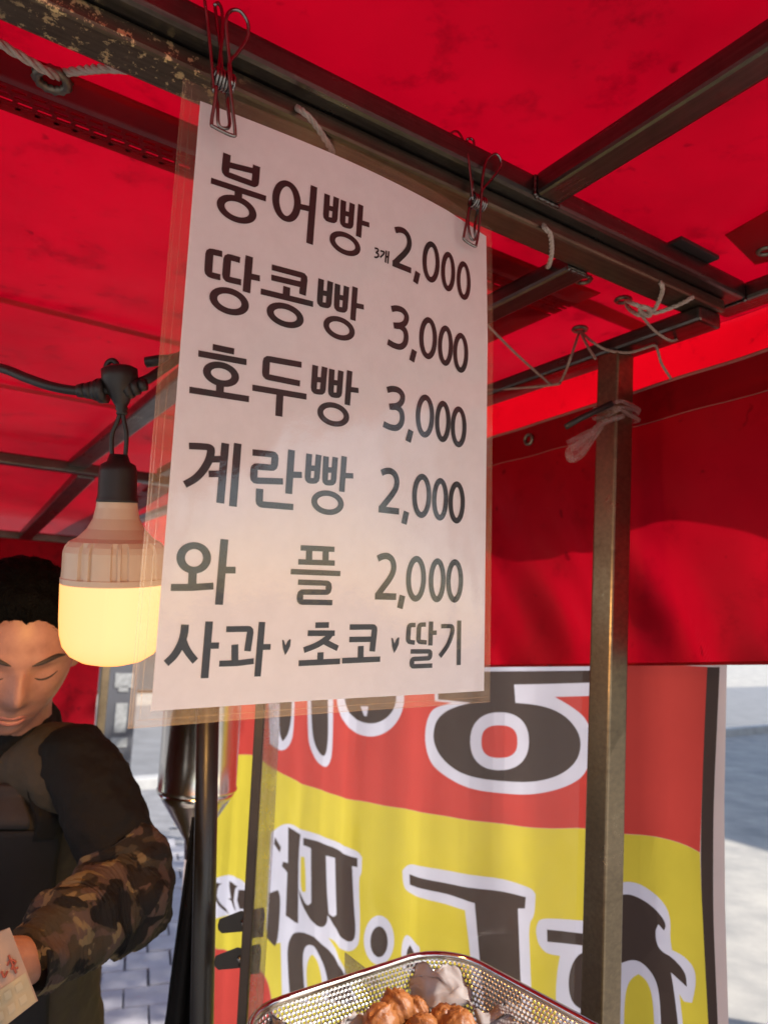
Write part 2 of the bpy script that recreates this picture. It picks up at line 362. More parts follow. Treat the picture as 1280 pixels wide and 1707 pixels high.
# paved area behind the stall, individual pavers where the photo shows them
pv = MB().box(AB(-1.2, 4.45, -.007), (e1, e2, ez), (3.4, 2.58, .007)).build('pavement', 'pavement_base'); tag(pv, 'pavement of pale block pavers behind the stall', None, None, 'structure')
pang = R(18); px_ = Vector((math.cos(pang), math.sin(pang), 0)); py_ = Vector((-px_.y, px_.x, 0))
shapes = []
for k in range(3):
    mb = MB(); mb.box((0, 0, 0), AX, (.097-.001*k, .079, .016)); o = mb.build('paver', 'paver', bevel=.006, base=(0, 0, 0)); shapes.append(o.data); bpy.data.objects.remove(o)
cnt = 0
for j in range(-8, 26):
    for i in range(-14, 12):
        c = Vector((-1.35, 3.7, 0)) + px_*((i+(j % 2)*.5)*.2) + py_*((j-8)*.164)
        if not (-2.6 < c.x < -.42 and 2.35 < c.y < 5.4) or cnt >= 295: continue
        if c.x < -c.y*.56 or c.x > -c.y*.2: continue
        o = bpy.data.objects.new('paver', random.choice(shapes)); COL.objects.link(o); cnt += 1
        z = .009+random.uniform(-.003, .003)
        o.parent = pv; o.location = c + ez*z - WL[pv]; o.rotation_euler = (random.uniform(-.012, .012), random.uniform(-.012, .012), pang+random.uniform(-.01, .01))
# ------------------------------------------------------------------ street beyond
def facade(name, org, ux, W, Hh, depth, wall, label, cols, rows, glass='glass_dark', shop=None):
    """building whose front runs along ux from org; windows, frames, sills and a shop front are parts"""
    ux = Vector(ux).normalized(); nx = Vector((ux.y, -ux.x, 0))          # outward normal
    if nx.dot(CAM-Vector(org)) < 0: nx = -nx
    root = empty(name, Vector(org)+ux*W/2-nx*depth/2, label, 'building')
    MB().box(Vector(org)+ux*W/2-nx*depth/2+ez*Hh/2, (ux, nx, ez), (W/2, depth/2, Hh/2)).build('wall', wall, root)
    MB().box(Vector(org)+ux*W/2-nx*depth/2+ez*(Hh+.12), (ux, nx, ez), (W/2+.15, depth/2+.15, .12)).build('roof', 'kerb', root)
    z0 = 3.4 if shop else .9; rh = (Hh-z0)/rows; cw = W/cols
    for r_ in range(rows):
        for c_ in range(cols):
            c = Vector(org)+ux*(cw*(c_+.5))+ez*(z0+rh*(r_+.5))
            wd = MB().box(c+nx*.01, (ux, nx, ez), (cw*.31, .02, rh*.30)).build('window', glass, root)
            fr = MB()
            for sx in (-1, 0, 1): fr.box(c+ux*cw*.31*sx+nx*.05, (ux, nx, ez), (.04, .03, rh*.32))
            for sz in (-1, 1): fr.box(c+ez*rh*.30*sz+nx*.052, (ux, nx, ez), (cw*.33, .03, .04))
            fr.build('window_frame', 'kerb', wd)
            MB().box(c-ez*(rh*.33)+nx*.08, (ux, nx, ez), (cw*.36, .09, .035)).build('sill', 'kerb', wd)
    if shop:
        n = len(shop); sw = W/n
        for k, mt in enumerate(shop):
            c = Vector(org)+ux*(sw*(k+.5))
            MB().box(c+ez*1.25+nx*.02, (ux, nx, ez), (sw*.44, .03, 1.2)).build('shop_window', 'shutter' if k % 2 else glass, root)
            MB().box(c+ez*2.85+nx*.12, (ux, nx, ez), (sw*.46, .1, .32)).build('shop_sign', mt, root)
    return root
facade('shop_building', AB(-9, 15.2, 0), e1, 10, 7.5, 6, 'wall_grey', 'dark grey shop building across the road behind the man', 5, 2, shop=('poster', 'shutter', 'sign_blue', 'shutter'))
facade('street_building', AB(1.6, 15.6, 0), e1, 13, 9, 6, 'wall_brick', 'brick street building behind the printed banner', 6, 3, shop=('sign_yellow', 'poster', 'sign_blue'))
facade('corner_building', AB(10.5, -9, 0), e2, 8, 6.2, 6, 'wall_pale', 'sunlit pale building standing off to the right', 4, 2, shop=('sign_yellow', 'poster', 'sign_yellow'))
facade('neighbour_building', AB(11.5, -.7, 0), e2, 3.2, 4.6, 6, 'wall_pale', 'low pale building to the right beyond the tree', 3, 2, shop=('poster', 'sign_blue'))
# standing board and shop clutter seen under the lamp
pb = at(196, 1165, 4.6); bd = empty('advert_board', (pb.x, pb.y, 0), 'dark grey standing board with pale lettering seen below the lamp', 'board')
bx_ = Vector((.93, .36, 0)).normalized(); by_ = Vector((-bx_.y, bx_.x, 0))
MB().box((pb.x, pb.y, .80), (bx_, by_, ez), (.115, .02, .60)).build('panel', 'shutter', bd, bevel=.008)
for z, hw, hh in ((1.18, .055, .045), (1.13, .03, .02), (.95, .035, .09), (.80, .05, .03)):
    MB().box(Vector((pb.x, pb.y, z))-by_*.022+bx_*.03, (bx_, by_, ez), (hw, .003, hh)).build('lettering', 'board_letter', bd, bevel=.002)
for s_ in (-1, 1): MB().box(Vector((pb.x, pb.y, .11))+bx_*.1*s_, (bx_, by_, ez), (.012, .12, .11)).build('foot', 'black_plastic', bd)
# fallen leaf on the pavers
lp = onz(297, 1375, .03); mb = MB()
ring = [lp + Vector((math.cos(a)*.035*(1+.25*math.sin(3*a)), math.sin(a)*.03, .004+.008*math.sin(2*a))) for a in [2*math.pi*k/12 for k in range(12)]]
mb.add([lp+ez*.002]+ring, [(0, k+1, (k+1) % 12+1) for k in range(12)]); lf = mb.build('fallen_leaf', 'leaf_yellow', solid=.002); tag(lf, 'small yellow fallen leaf on the pale pavers beside the black pole', 'leaf')
# unseen trees: one added to shade the left pavement, one shows in the laminate
def tree(base, h, label, seed, nl=5200, cr=1.7):
    rd_ = random.Random(seed); root = empty('unseen_tree', base, label, 'tree', 'unseen trees'); b = Vector(base); tk = MB()
    top = b+Vector((rd_.uniform(-.3, .3), rd_.uniform(-.3, .3), h*.55))
    tk.tube([b, b.lerp(top, .3)+Vector((.05, .03, 0)), b.lerp(top, .7), top], [.16, .13, .11, .09], 10); ends = []
    for k in range(9):
        a = k*2.4+rd_.random(); st = b.lerp(top, rd_.uniform(.7, 1)); en = st+Vector((math.cos(a), math.sin(a), rd_.uniform(.5, 1.3)))*rd_.uniform(.8, 1.5)*cr/1.7
        md_ = st.lerp(en, .5)+Vector((0, 0, .15)); tk.tube([st, md_, en], [.06, .04, .015], 6); ends += [en, md_]
    tk.build('trunk', 'bark', root, smooth=True); lv = MB()
    for k in range(nl):
        c = rd_.choice(ends)+Vector((rd_.gauss(0, .42), rd_.gauss(0, .42), rd_.gauss(.1, .36)))*cr/1.7
        u = Vector((rd_.gauss(0, 1), rd_.gauss(0, 1), rd_.gauss(0, 1))).normalized(); v_ = u.orthogonal().normalized(); s_ = rd_.uniform(.04, .075)
        lv.add([c-u*s_, c+v_*s_*.5, c+u*s_, c-v_*s_*.5], [(0, 1, 2, 3)])
    lv.build('crown', 'leaf_green', root, normals=False)
tree((3.48, 2.57, 0), 6.2, 'unseen tree with green crown added right of the stall to shade the pavement', 3, 5200, 1.25)
tree(tuple(AB(6.2, -3.6, 0)), 4.6, 'smaller unseen tree farther off to the right near the pale building', 9, 4200, 1.5)

# ================================================================== STALL FRAME
frame = empty('stall_frame', tuple(AB(-.2, .55, 0)), 'worn steel tube frame of the stall carrying the red canopy', 'frame')
def rect_tube(name, p, q, wdir, w_, h_, mat, label=None):
    p, q = Vector(p), Vector(q); d = (q-p).normalized(); wd = (Vector(wdir)-d*Vector(wdir).dot(d)).normalized(); hd = d.cross(wd)
    o = MB().box((p+q)/2, (d, wd, hd), ((q-p).length/2, w_/2, h_/2)).build(name, mat, frame, bevel=min(.0045, w_*.13, h_*.2))
    # align the object with the tube so that the brushed grain runs along it
    M = Matrix((d, wd, hd)).transposed(); o.data.transform(M.inverted().to_4x4()); o.rotation_euler = M.to_euler()
    if label: o['label'] = label
    return o
TA, TB = 2.005, 2.0225
rect_tube('lower_rail', AB(-1.6, .5125, TA+.0085), AB(.832, .5125, TA+.0085), e2, .035, .017, 'tube_worn', 'lower front rail with flaking paint that the menu hangs under')
rect_tube('upper_rail', AB(-1.6, .503, TB+.0125), AB(.8515, .503, TB+.0125), e2, .050, .024, 'tube')
rect_tube('rafter', AB(.494, -1.5, TB+.0125), AB(.494, .4775, TB+.0125), e1, .031, .024, 'tube')
rect_tube('rafter', AB(-.62, -1.5, TB+.0125), AB(-.62, .4775, TB+.0125), e1, .031, .024, 'tube')
rect_tube('side_rail', AB(.870, -1.5, TB+.0125), AB(.870, .528, TB+.0125), e1, .036, .024, 'tube')
rect_tube('lower_side_rail', AB(.807, .500, TA-.0105), AB(.807, 3.5, TA-.0105), e1, .046, .020, 'tube')
rect_tube('inner_rafter', AB(.60, .5305, TA+.006), AB(.60, 2.1, TA+.006), e1, .034, .022, 'tube')
rect_tube('inner_rafter', AB(.375, .5305, TA+.005), AB(.375, 2.14, TA+.005), e1, .048, .022, 'tube')
rect_tube('cross_rail', AB(-1.4, 2.16, 2.0), AB(.784, 2.16, 2.0), e2, .04, .03, 'tube')
rect_tube('inner_rafter', AB(.41, 2.185, 1.995), AB(.41, 3.32, 1.905), e1, .05, .03, 'tube')
rect_tube('cross_rail', AB(-1.4, 3.34, 1.905), AB(.784, 3.34, 1.905), e2, .04, .03, 'tube')
pc = AB(.815, .455, TB+.0255); rect_tube('joint_plate', AB(.70, .476, TB+.027), AB(.775, .476, TB+.027), e2, .02, .005, 'black_plastic')
def weld(pts, r_=.0019):
    P = []
    for i in range(len(pts)-1):
        for k in range(14): P.append(Vector(pts[i]).lerp(Vector(pts[i+1]), k/14))
    MB().tube(P, [r_*(1+.15*math.sin(i*1.9)+.5*noise3((i*.7, 0, 0))) for i in range(len(P))], 8).build('weld', 'tube', frame, smooth=True)
for a_ in (.494, -.62): weld([AB(a_-.016, .477, TB), AB(a_+.016, .477, TB), AB(a_+.016, .477, TB+.024)]); weld([AB(a_-.016, .477, TB), AB(a_-.016, .477, TB+.024)])
for a_, h_ in ((.60, .017), (.375, .024)): weld([AB(a_-h_, .531, TA-.004), AB(a_+h_, .531, TA-.004)])
weld([AB(.852, .478, TB), AB(.852, .528, TB)]); weld([AB(.782, .640, TA-.021), AB(.80, .6215, TA-.021), AB(.8185, .640, TA-.021)], .0016)
# corner post, leaning a little as in the photograph
ptop = AB(.800, .640, TA-.021); vd = Vector((ptop.x, ptop.y, 0)).normalized(); pbm = onpl(1000, 1700, ptop, vd)
dd = (ptop-pbm).normalized(); pfoot = ptop - dd*(ptop.z/dd.z)
def lean_post(name, foot, top, half, mat, label=None):
    d = (top-foot).normalized(); x = (e1-d*e1.dot(d)).normalized(); y = d.cross(x)
    o = MB().box((foot+top)/2, (x, y, d), (half, half, (top-foot).length/2)).build(name, mat, frame, bevel=.003)
    if label: o['label'] = label
    return o
lean_post('corner_post', pfoot, ptop, .0175, 'tube_post', 'square steel corner post in front of the red side curtain')
for (a, b, zt) in ((-1.4, .5125, TA), (-1.4, 3.34, 1.89), (.807, 3.45, TA-.021), (.870, -1.42, TB), (-1.4, -1.42, TB)):
    lean_post('post', AB(a, b, 0), AB(a, b, zt), .0175, 'tube_post')
rect_tube('front_rail', AB(-1.42, -1.42, TB+.012), AB(.8515, -1.42, TB+.012), e2, .035, .024, 'tube')
rect_tube('side_rail', AB(-1.4, -1.44, TB-.012), AB(-1.4, 3.36, 1.93), e1, .035, .024, 'tube')

# ================================================================== RED CANOPY
canopy = empty('canopy_tarp', tuple(AB(0, -.4, TB+.03)), 'glowing red tarpaulin roof stretched over the front of the stall', 'tarpaulin')
def wav(a, b, k=1): return k*(.014*noise3((a*2.3, b*2.3, 1.7))+.007*noise3((a*7, b*5, 4.2))+.004*noise3((a*3, b*17, 2.2)))
MB().grid(lambda u, v: AB(-1.75+2.72*u, -1.6+2.29*v, TB+.046+wav(-1.75+2.72*u, -1.6+2.29*v)), 70, 60).build('roof_sheet', 'tarp', canopy, smooth=True)
MB().grid(lambda u, v: AB(.66+.315*u, .66+3.04*v, TB+.044+wav(.66+.315*u, .66+3.04*v, .6)), 10, 60).build('edge_strip', 'tarp', canopy, smooth=True)
# outer drop of the roof beyond the side rail
MB().grid(lambda u, v: AB(.972+.012*math.sin(u*23)*v+.01*noise3((u*9, v*2, 3)), -1.6+5.3*u, TB+.047-.055*v if u < .345 else TB+.047-(.185+.02*math.sin(u*31)+.014*math.sin(u*77))*v), 160, 10).build('side_drop', 'tarp_sunlit', canopy, smooth=True)
MB().grid(lambda u, v: AB(.9655, -.02+.004*math.sin(v*3)+.0016*u, TB+.035-.19*v), 1, 8).build('drop_seam', 'tarp_hem', canopy)
# reinforcing patch with an eyelet on the roof
def eyelet(parent, c, n, r, mat='brass', teeth=0):
    n = Vector(n).normalized(); x = n.orthogonal().normalized(); y = n.cross(x); P = []
    for k in range(24):
        a = 2*math.pi*k/24; P.append(Vector(c)+(x*math.cos(a)+y*math.sin(a))*r*(1+teeth*math.cos(12*a)))
    return MB().tube(P, r*.34, 6, closed=True).build('eyelet', mat, parent, smooth=True)
def patch(pts, z, name, parent, mat='tarp_hem', th=.0012):
    P = [onz(x, y, z) for x, y in pts]; mb = MB(); mb.add(P, [tuple(range(len(P)))]); return mb.build(name, mat, parent, solid=th)
pt = patch([(1208, 392), (1330, 322), (1340, 420), (1258, 441)], TB+.034, 'reinforcing_patch', canopy); eyelet(pt, onz(1276, 418, TB+.033), ez, .0085)
# rear roof sheet
inner = empty('rear_roof_tarp', tuple(AB(0, 2.0, 2.02)), 'red tarpaulin roof sheet over the back of the stall, laced to the front rail', 'tarpaulin')
def inz(b): return 2.062 if b < 1.0 else 2.062-.0030*(b-1)-(.062*(b-2.16) if b > 2.16 else 0)
MB().grid(lambda u, v: AB(-1.75+2.50*u, .632+3.1*v, inz(.632+3.1*v)+wav(-1.75+2.5*u, .632+3.1*v, .7)), 70, 80).build('roof_sheet', 'tarp', inner, smooth=True)
hem = MB().grid(lambda u, v: AB(-1.75+2.50*u, .624+.044*v, 2.0560), 80, 4).build('hem', 'tarp_hem', inner, smooth=True, solid=.0012)
MB().grid(lambda u, v: AB(.668+.082*u, .715+2.8*v, inz(.715+2.8*v)-.006), 2, 60).build('side_hem', 'tarp_hem', inner, smooth=True, solid=.0012)
for (b0, wd_) in ((1.16, .022), (1.62, .03)):
    MB().grid(lambda u, v: AB(-1.7+2.4*u, b0+wd_*v+.006*math.sin(u*9), inz(b0)-.007), 40, 1).build('seam', 'tarp_hem', inner, smooth=True)
# woven window of little slots printed through the hem
wm = MB()
for j in range(5): wm.box(AB(-.2, .670+j*.0084, 2.0560), (e1, e2, ez), (.95 if j else .95, .0022 if j < 4 else .0055, .0006))
for j in range(4):
    for i in range(0, 66):
        a0 = -.30+i*.0165+j*.0035
        if a0 < .74: wm.box(AB(a0, .6742+j*.0084, 2.0560), (e1, e2, ez), (.0022, .0021, .0006))
tag(wm.build('weave', 'tarp_hem', inner), None, None, None, 'stuff')
for (x, y) in ((88, 133), (972, 466), (1038, 500)):
    c = onz(x, y, 2.054); eyelet(hem, c, ez, .0125 if x < 200 else .009, teeth=.07)
c = onz(966, 549, 2.05); eyelet(inner, c, ez, .0095)
# back curtain (far left, behind the man)
back = MB().grid(lambda u, v: AB(-1.75+2.52*u+.02*noise3((u*5, v, 2)), 3.42+.03*math.sin(u*30)*v+.03*noise3((u*6, v*2, 5)), 1.93-.85*v), 60, 14).build('back_curtain', 'tarp', None, smooth=True)
tag(back, 'red tarpaulin back curtain hanging behind the man', 'curtain')
# side curtain behind the corner post
AC = .862
ctl = ab_px(808, 733, AC); ctr = ab_px(1280, 583, AC); cbl = ab_px(808, 1113, AC); cbr = ab_px(1280, 1106, AC)
bl, br = ctl.dot(e2), ctr.dot(e2)
def cz(b, top):
    t = (b-bl)/(br-bl); return (ctl.z+(ctr.z-ctl.z)*t) if top else (cbl.z+(cbr.z-cbl.z)*t)
B0, B1 = .26, 1.9
def curt(b, v):
    zt, zb = cz(b, True), cz(b, False); fold = .020*noise3((b*6, v*1.6, 1.1))+.018*noise3((b*13+v*3, v*2.4, 6.2))+.006*math.sin(b*38+3*v)*v
    return e1*(AC+fold*min(1, v*3+.15))+e2*b+ez*(zt+(zb-zt)*v)
cur = empty('side_curtain', tuple(AB(AC, .9, cbl.z)), 'dark red tarpaulin side curtain hanging behind the corner post', 'curtain')
MB().grid(lambda u, v: curt(B0+(B1-B0)*u, v), 150, 50).build('sheet', 'tarp_curtain', cur, smooth=True)
hmt = .14
hb = MB().grid(lambda u, v: curt(B0+(B1-B0)*u, v*hmt-.004)-e1*.0025, 150, 6).build('top_hem', 'tarp_hem', cur, smooth=True)
MB().tube([curt(B0+(B1-B0)*k/120, .002)-e1*.002 for k in range(121)], .0026, 6).build('hem_cord', 'thread', cur, smooth=True)
MB().tube([curt(B0+(B1-B0)*k/120, hmt-.006)-e1*.0042 for k in range(121)], .0007, 5).build('stitching', 'thread', cur)
MB().tube([curt(B0+(B1-B0)*k/120, .995)-e1*.001 for k in range(121)], .0022, 5).build('bottom_hem', 'tarp_hem', cur)
ce = ab_px(882, 733, AC); eyelet(cur, curt(ce.dot(e2), (cz(ce.dot(e2), True)-ce.z)/(cz(ce.dot(e2), True)-cz(ce.dot(e2), False)))-e1*.006, e1, .0085)

# ================================================================== MENU SIGN
S0 = Vector((-.143, .473, 1.967)); SU = Vector((.091, .648, 1.972))-S0; SV = Vector((-.143, .473, 1.540))-S0
SW, SH = SU.length, SV.length; su, sv_ = SU.normalized(), SV.normalized(); sn = su.cross(sv_).normalized()
if sn.dot(CAM-S0) < 0: sn = -sn
def bow(u, v):     # metres
    uu, vv = min(1, max(0, u/SW)), v/SH
    return .010*math.sin(math.pi*uu)*max(0, 1-vv)**1.3 + .0022*math.sin(uu*6.1+vv*2)*vv - .004*max(0, uu-.8)/.2*max(0, 1-vv*4)
def sp(u, v, off=0): return S0 + su*u + sv_*v + sn*(bow(u, v)+off)
def px2uv(x, y):
    off = 0
    for _ in range(6):
        p = onpl(x, y, S0+sn*off, sn)-S0; u, v = p.dot(su), p.dot(sv_); off = bow(u, v)
    return Vector((u, v, 0))
sign = empty('menu_sign', tuple(sp(SW/2, SH)), 'laminated white price menu hanging from the front rail by two wire clips', 'sign')
paper = MB().grid(lambda u, v: sp(u*SW, v*SH), 40, 50).build('paper', 'paper', sign, smooth=True)
M0, M1, M2, M3 = .0135, .0075, .0115, .0095      # laminate margin: left, right, top, bottom
def ringgrid(off):
    mb = MB(); us = [-M0]+[SW*k/24 for k in range(25)]+[SW+M1]; vs_ = [-M2]+[SH*k/30 for k in range(31)]+[SH+M3]
    n = len(us); vs = [sp(u, v, off) for v in vs_ for u in us]; fs = []
    for j in range(len(vs_)-1):
        for i in range(n-1):
            if 0 < i < n-2 and 0 < j < len(vs_)-2: continue
            fs.append((j*n+i, j*n+i+1, (j+1)*n+i+1, (j+1)*n+i))
    return mb.add(vs, fs)
ringgrid(.0).build('laminate_margin', 'film_margin', sign, smooth=True)
bd_ = MB()
for o_ in (.5, .86):
    bd_.tube([sp(-M0*o_, -M2*o_+(SH+(M2+M3)*o_)*k/30, .0004) for k in range(31)], .00028, 4)
bd_.tube([sp(-M0*.6+(SW+M0*.6+M1*.6)*k/30, SH+M3*.55, .0004) for k in range(31)], .00028, 4)
bd_.tube([sp(-M0, -M2+(SH+M2+M3)*k/30, .0002) for k in range(31)]+[sp(-M0+(SW+M0+M1)*k/30, SH+M3, .0002) for k in range(31)], .00035, 4)
bd_.build('laminate_seam', 'film_margin', sign)
MB().grid(lambda u, v: sp(u*SW, v*SH, .0012), 40, 50).build('laminate_film', 'film', sign, smooth=True)

def stroke(mb, P, wx, wy, closed=False, rnd=.0028):
    """flat pen stroke in sheet metres; elliptical pen wx by wy"""
    if not closed and rnd and len(P) > 2:
        Q = [P[0]]
        for i in range(1, len(P)-1):
            a, b = (P[i-1]-P[i]), (P[i+1]-P[i]); la, lb = a.length, b.length
            if la < 1e-6 or lb < 1e-6: continue
            if a.angle(b) > 2.4: Q.append(P[i]); continue
            r_ = min(rnd, la*.4, lb*.4); A, B = P[i]+a/la*r_, P[i]+b/lb*r_
            for k in range(4): t = k/3; Q.append(A*(1-t)**2+P[i]*2*t*(1-t)+B*t*t)
        P = Q+[P[-1]]
    m = len(P); L = []; Rr = []
    def off(d): nx = Vector((-d.y, d.x, 0)); return nx*(.5*math.sqrt((wx*nx.x)**2+(wy*nx.y)**2))
    for i in range(m):
        d1 = (P[i]-P[i-1]) if (closed or i > 0) else None; d2 = (P[(i+1) % m]-P[i]) if (closed or i < m-1) else None
        if d1 is None: o_ = off(d2.normalized())
        elif d2 is None: o_ = off(d1.normalized())
        else:
            a, b = d1.normalized(), d2.normalized(); t = (a+b).normalized(); o1, o2 = off(a), off(b)
            nn = Vector((-t.y, t.x, 0)); o_ = nn*((o1.length+o2.length)/2/max(.45, nn.dot(o1.normalized())))
        L.append(P[i]+o_); Rr.append(P[i]-o_)
    fs = [(i, (i+1) % m, m+(i+1) % m, m+i) for i in range(m if closed else m-1)]
    mb.add(L+Rr, fs)
GC = {}
def glyph(name, o, s, strokes, wx=.0058, wy=.0046, tgt=None, src=None, label=None):
    """strokes traced in the enlarged crop with origin o, scale s; tgt/src move the copy along the sheet"""
    mb = MB(); sh = Vector((0, 0, 0))
    if tgt: sh = px2uv(*tgt)-px2uv(*src)
    cv = lambda p: px2uv(o[0]+p[0]/s, o[1]+p[1]/s)+sh
    for st in strokes:
        k, P = st[0], [cv(p) for p in st[1]]
        if k == 'p': stroke(mb, P, wx, wy)
        elif k == 'c': stroke(mb, catmull(P, 6), wx, wy, rnd=0)
        elif k == 'e':
            c = (P[0]+P[1]+P[2]+P[3])/4; rx = abs(P[1].x-P[0].x)/2; ry = abs(P[3].y-P[2].y)/2
            stroke(mb, [c+Vector((math.cos(a)*rx, math.sin(a)*ry, 0)) for a in [2*math.pi*i/40 for i in range(40)]], wx, wy, True)
        elif k == 'f': mb.add(P, [tuple(range(len(P)))])
    mb.v = [sp(p.x, p.y, .0005) for p in mb.v]
    ob = mb.build('letter', 'ink', paper, normals=False)
    return ob
c1 = ((330, 240), 4.26667); c2 = ((600, 370), 5.81818); c3 = ((320, 400), 4.26667); c4 = ((310, 560), 4.26667)
c5 = ((300, 720), 4.26667); c7 = ((280, 890), 4.0); c8 = ((280, 1020), 2.461538)
glyph('bung', *c1, [('p', [(211, 78), (200, 220), (412, 303), (421, 166)]), ('p', [(206, 152), (416, 208)]), ('p', [(101, 268), (491, 403)]), ('p', [(297, 340), (295, 404)]),
                    ('e', [(173, 434), (400, 518), (290, 403), (284, 548)])])
glyph('eo', *c1, [('e', [(560, 402), (714, 444), (642, 297), (632, 547)]), ('p', [(722, 460), (803, 480)]), ('p', [(828, 318), (803, 730)])])
pp = [('p', [(931, 300), (923, 480), (985, 493), (996, 318)]), ('p', [(927, 395), (990, 410)]), ('p', [(1047, 338), (1042, 515), (1100, 527), (1110, 355)]), ('p', [(1045, 428), (1105, 442)]),
      ('p', [(1171, 361), (1158, 598)]), ('p', [(1166, 489), (1234, 505)]), ('e', [(972, 635), (1155, 675), (1066, 590), (1060, 716)])]
ref = (569.1, 553.5)
for tg in ((576.8, 411.8), ref, (561.7, 697.3), (554.3, 844.2)): glyph('bbang', *c3, pp, .0052, .0042, tgt=tg, src=ref)
glyph('ttang', *c3, [('p', [(232, 112), (143, 90), (135, 256), (222, 278)]), ('p', [(358, 157), (270, 130), (260, 290), (368, 316)]), ('p', [(423, 130), (407, 388)]), ('p', [(418, 271), (500, 290)]),
                     ('e', [(175, 424), (400, 476), (292, 378), (284, 522)])])
glyph('kong', *c3, [('p', [(582, 211), (814, 276), (801, 411)]), ('p', [(580, 284), (800, 340)]), ('p', [(690, 352), (687, 420)]), ('p', [(507, 382), (877, 479)]), ('e', [(577, 534), (790, 580), (686, 492), (680, 618)])])
glyph('ho', *c4, [('p', [(219, 92), (370, 126)]), ('p', [(119, 136), (458, 203)]), ('e', [(182, 274), (382, 300), (285, 223), (278, 350)]), ('p', [(276, 348), (274, 430)]), ('p', [(60, 394), (480, 467)])])
glyph('du', *c4, [('p', [(845, 228), (598, 180), (593, 308), (836, 361)]), ('p', [(502, 385), (883, 456)]), ('p', [(697, 425), (691, 592)])])
glyph('gye', *c5, [('c', [(107, 110), (200, 116), (250, 124), (262, 150), (248, 215), (205, 290), (150, 345), (82, 384)]), ('p', [(262, 207), (352, 208)]), ('p', [(248, 311), (345, 312)]), ('p', [(362, 95), (333, 520)]), ('p', [(449, 98), (422, 545)])])
glyph('ran', *c5, [('p', [(553, 163), (713, 182), (707, 276), (567, 262), (564, 363), (770, 373)]), ('p', [(827, 150), (811, 461)]), ('p', [(818, 325), (902, 329)]), ('p', [(608, 422), (605, 532), (845, 556)])])
glyph('wa', *c7, [('e', [(140, 168), (313, 168), (229, 87), (223, 250)]), ('p', [(220, 252), (217, 355)]), ('p', [(78, 362), (217, 364), (357, 357)]), ('p', [(424, 48), (395, 482)]), ('p', [(412, 252), (500, 254)])])
glyph('peul', *c7, [('p', [(925, 113), (1147, 127)]), ('p', [(982, 116), (980, 206)]), ('p', [(1090, 124), (1089, 214)]), ('p', [(910, 206), (1150, 219)]), ('p', [(862, 270), (1188, 289)]),
                    ('p', [(911, 341), (1114, 352), (1111, 412), (927, 407), (924, 473), (1138, 481)])], .0055, .0040)
glyph('sa', *c8, [('c', [(108, 55), (104, 95), (92, 135), (66, 180), (34, 212)]), ('c', [(100, 120), (112, 150), (130, 178), (152, 205)]), ('p', [(205, 44), (190, 275)]), ('p', [(198, 143), (246, 143)])], .0055, .0042)
glyph('gwa', *c8, [('p', [(274, 77), (373, 77), (361, 168)]), ('p', [(310, 140), (311, 212)]), ('p', [(248, 217), (320, 216), (387, 209)]), ('p', [(418, 50), (403, 272)]), ('p', [(410, 152), (454, 152)])], .0052, .0040)
ht = [(500, 124), (507, 126), (514, 148), (522, 130), (530, 122), (535, 124), (533, 150), (524, 170), (513, 187), (504, 160)]
glyph('heart', *c8, [('f', ht)]); glyph('heart', *c8, [('f', [(x*.92+481, y) for x, y in ht])])
glyph('cho', *c8, [('p', [(633, 67), (688, 67)]), ('p', [(603, 99), (712, 101)]), ('c', [(697, 101), (680, 122), (640, 148), (588, 168)]), ('c', [(660, 128), (690, 145), (725, 163)]), ('p', [(656, 178), (655, 218)]), ('p', [(568, 221), (735, 216)])], .0054, .0042)
glyph('ko', *c8, [('p', [(772, 77), (874, 78), (864, 178)]), ('p', [(771, 128), (868, 128)]), ('p', [(818, 155), (818, 212)]), ('p', [(743, 214), (897, 210)])], .0054, .0042)
glyph('ttal', *c8, [('p', [(1038, 73), (1012, 73), (1008, 141), (1036, 145)]), ('p', [(1080, 72), (1053, 72), (1050, 142), (1084, 145)]), ('p', [(1101, 60), (1099, 158)]), ('p', [(1098, 106), (1124, 106)]),
                    ('p', [(1020, 181), (1100, 182), (1098, 210), (1026, 212), (1025, 242), (1108, 240)])], .0046, .0036)
glyph('gi', *c8, [('c', [(1142, 80), (1165, 80), (1186, 84), (1185, 115), (1168, 160), (1138, 203)]), ('p', [(1215, 58), (1215, 240)])], .0046, .0036)
glyph('three', *c2, [('c', [(150, 290), (176, 296), (184, 315), (165, 332), (160, 333)]), ('c', [(160, 333), (182, 345), (186, 368), (165, 380), (146, 374)])], .0015, .0015)
glyph('gae', *c2, [('c', [(204, 316), (240, 328), (232, 352), (204, 380)]), ('p', [(262, 315), (255, 432)]), ('p', [(258, 372), (280, 378)]), ('p', [(285, 320), (278, 442)])], .0015, .0015)
two = [('c', [(344, 116), (385, 112), (430, 128), (466, 172), (482, 232), (474, 290), (440, 342), (390, 392), (338, 444)]), ('p', [(322, 438), (503, 514)])]
com = [('p', [(568, 530), (545, 634)])]
zs = [[('e', [(630, 408), (756, 452), (688, 256), (700, 610)])], [('e', [(808, 506), (907, 548), (853, 358), (868, 698)])], [('e', [(958, 597), (1058, 640), (1004, 452), (1018, 782)])]]
thr = [('c', [(319, 884), (372, 880), (430, 903), (464, 955), (456, 1012), (415, 1045), (342, 1046)]), ('c', [(360, 1050), (408, 1058), (450, 1098), (464, 1160), (452, 1222), (412, 1254), (352, 1242), (288, 1204)])]
com3 = [('p', [(545, 1290), (520, 1396)])]
DW = (.0052, .0052)
def zero_row(cs):
    for z_, c, s0 in zip(zs, cs, ((719.1, 444.3), (747.8, 460.8), (773.6, 476.2))): glyph('zero', *c2, z_, .0050, .0050, tgt=c, src=s0)
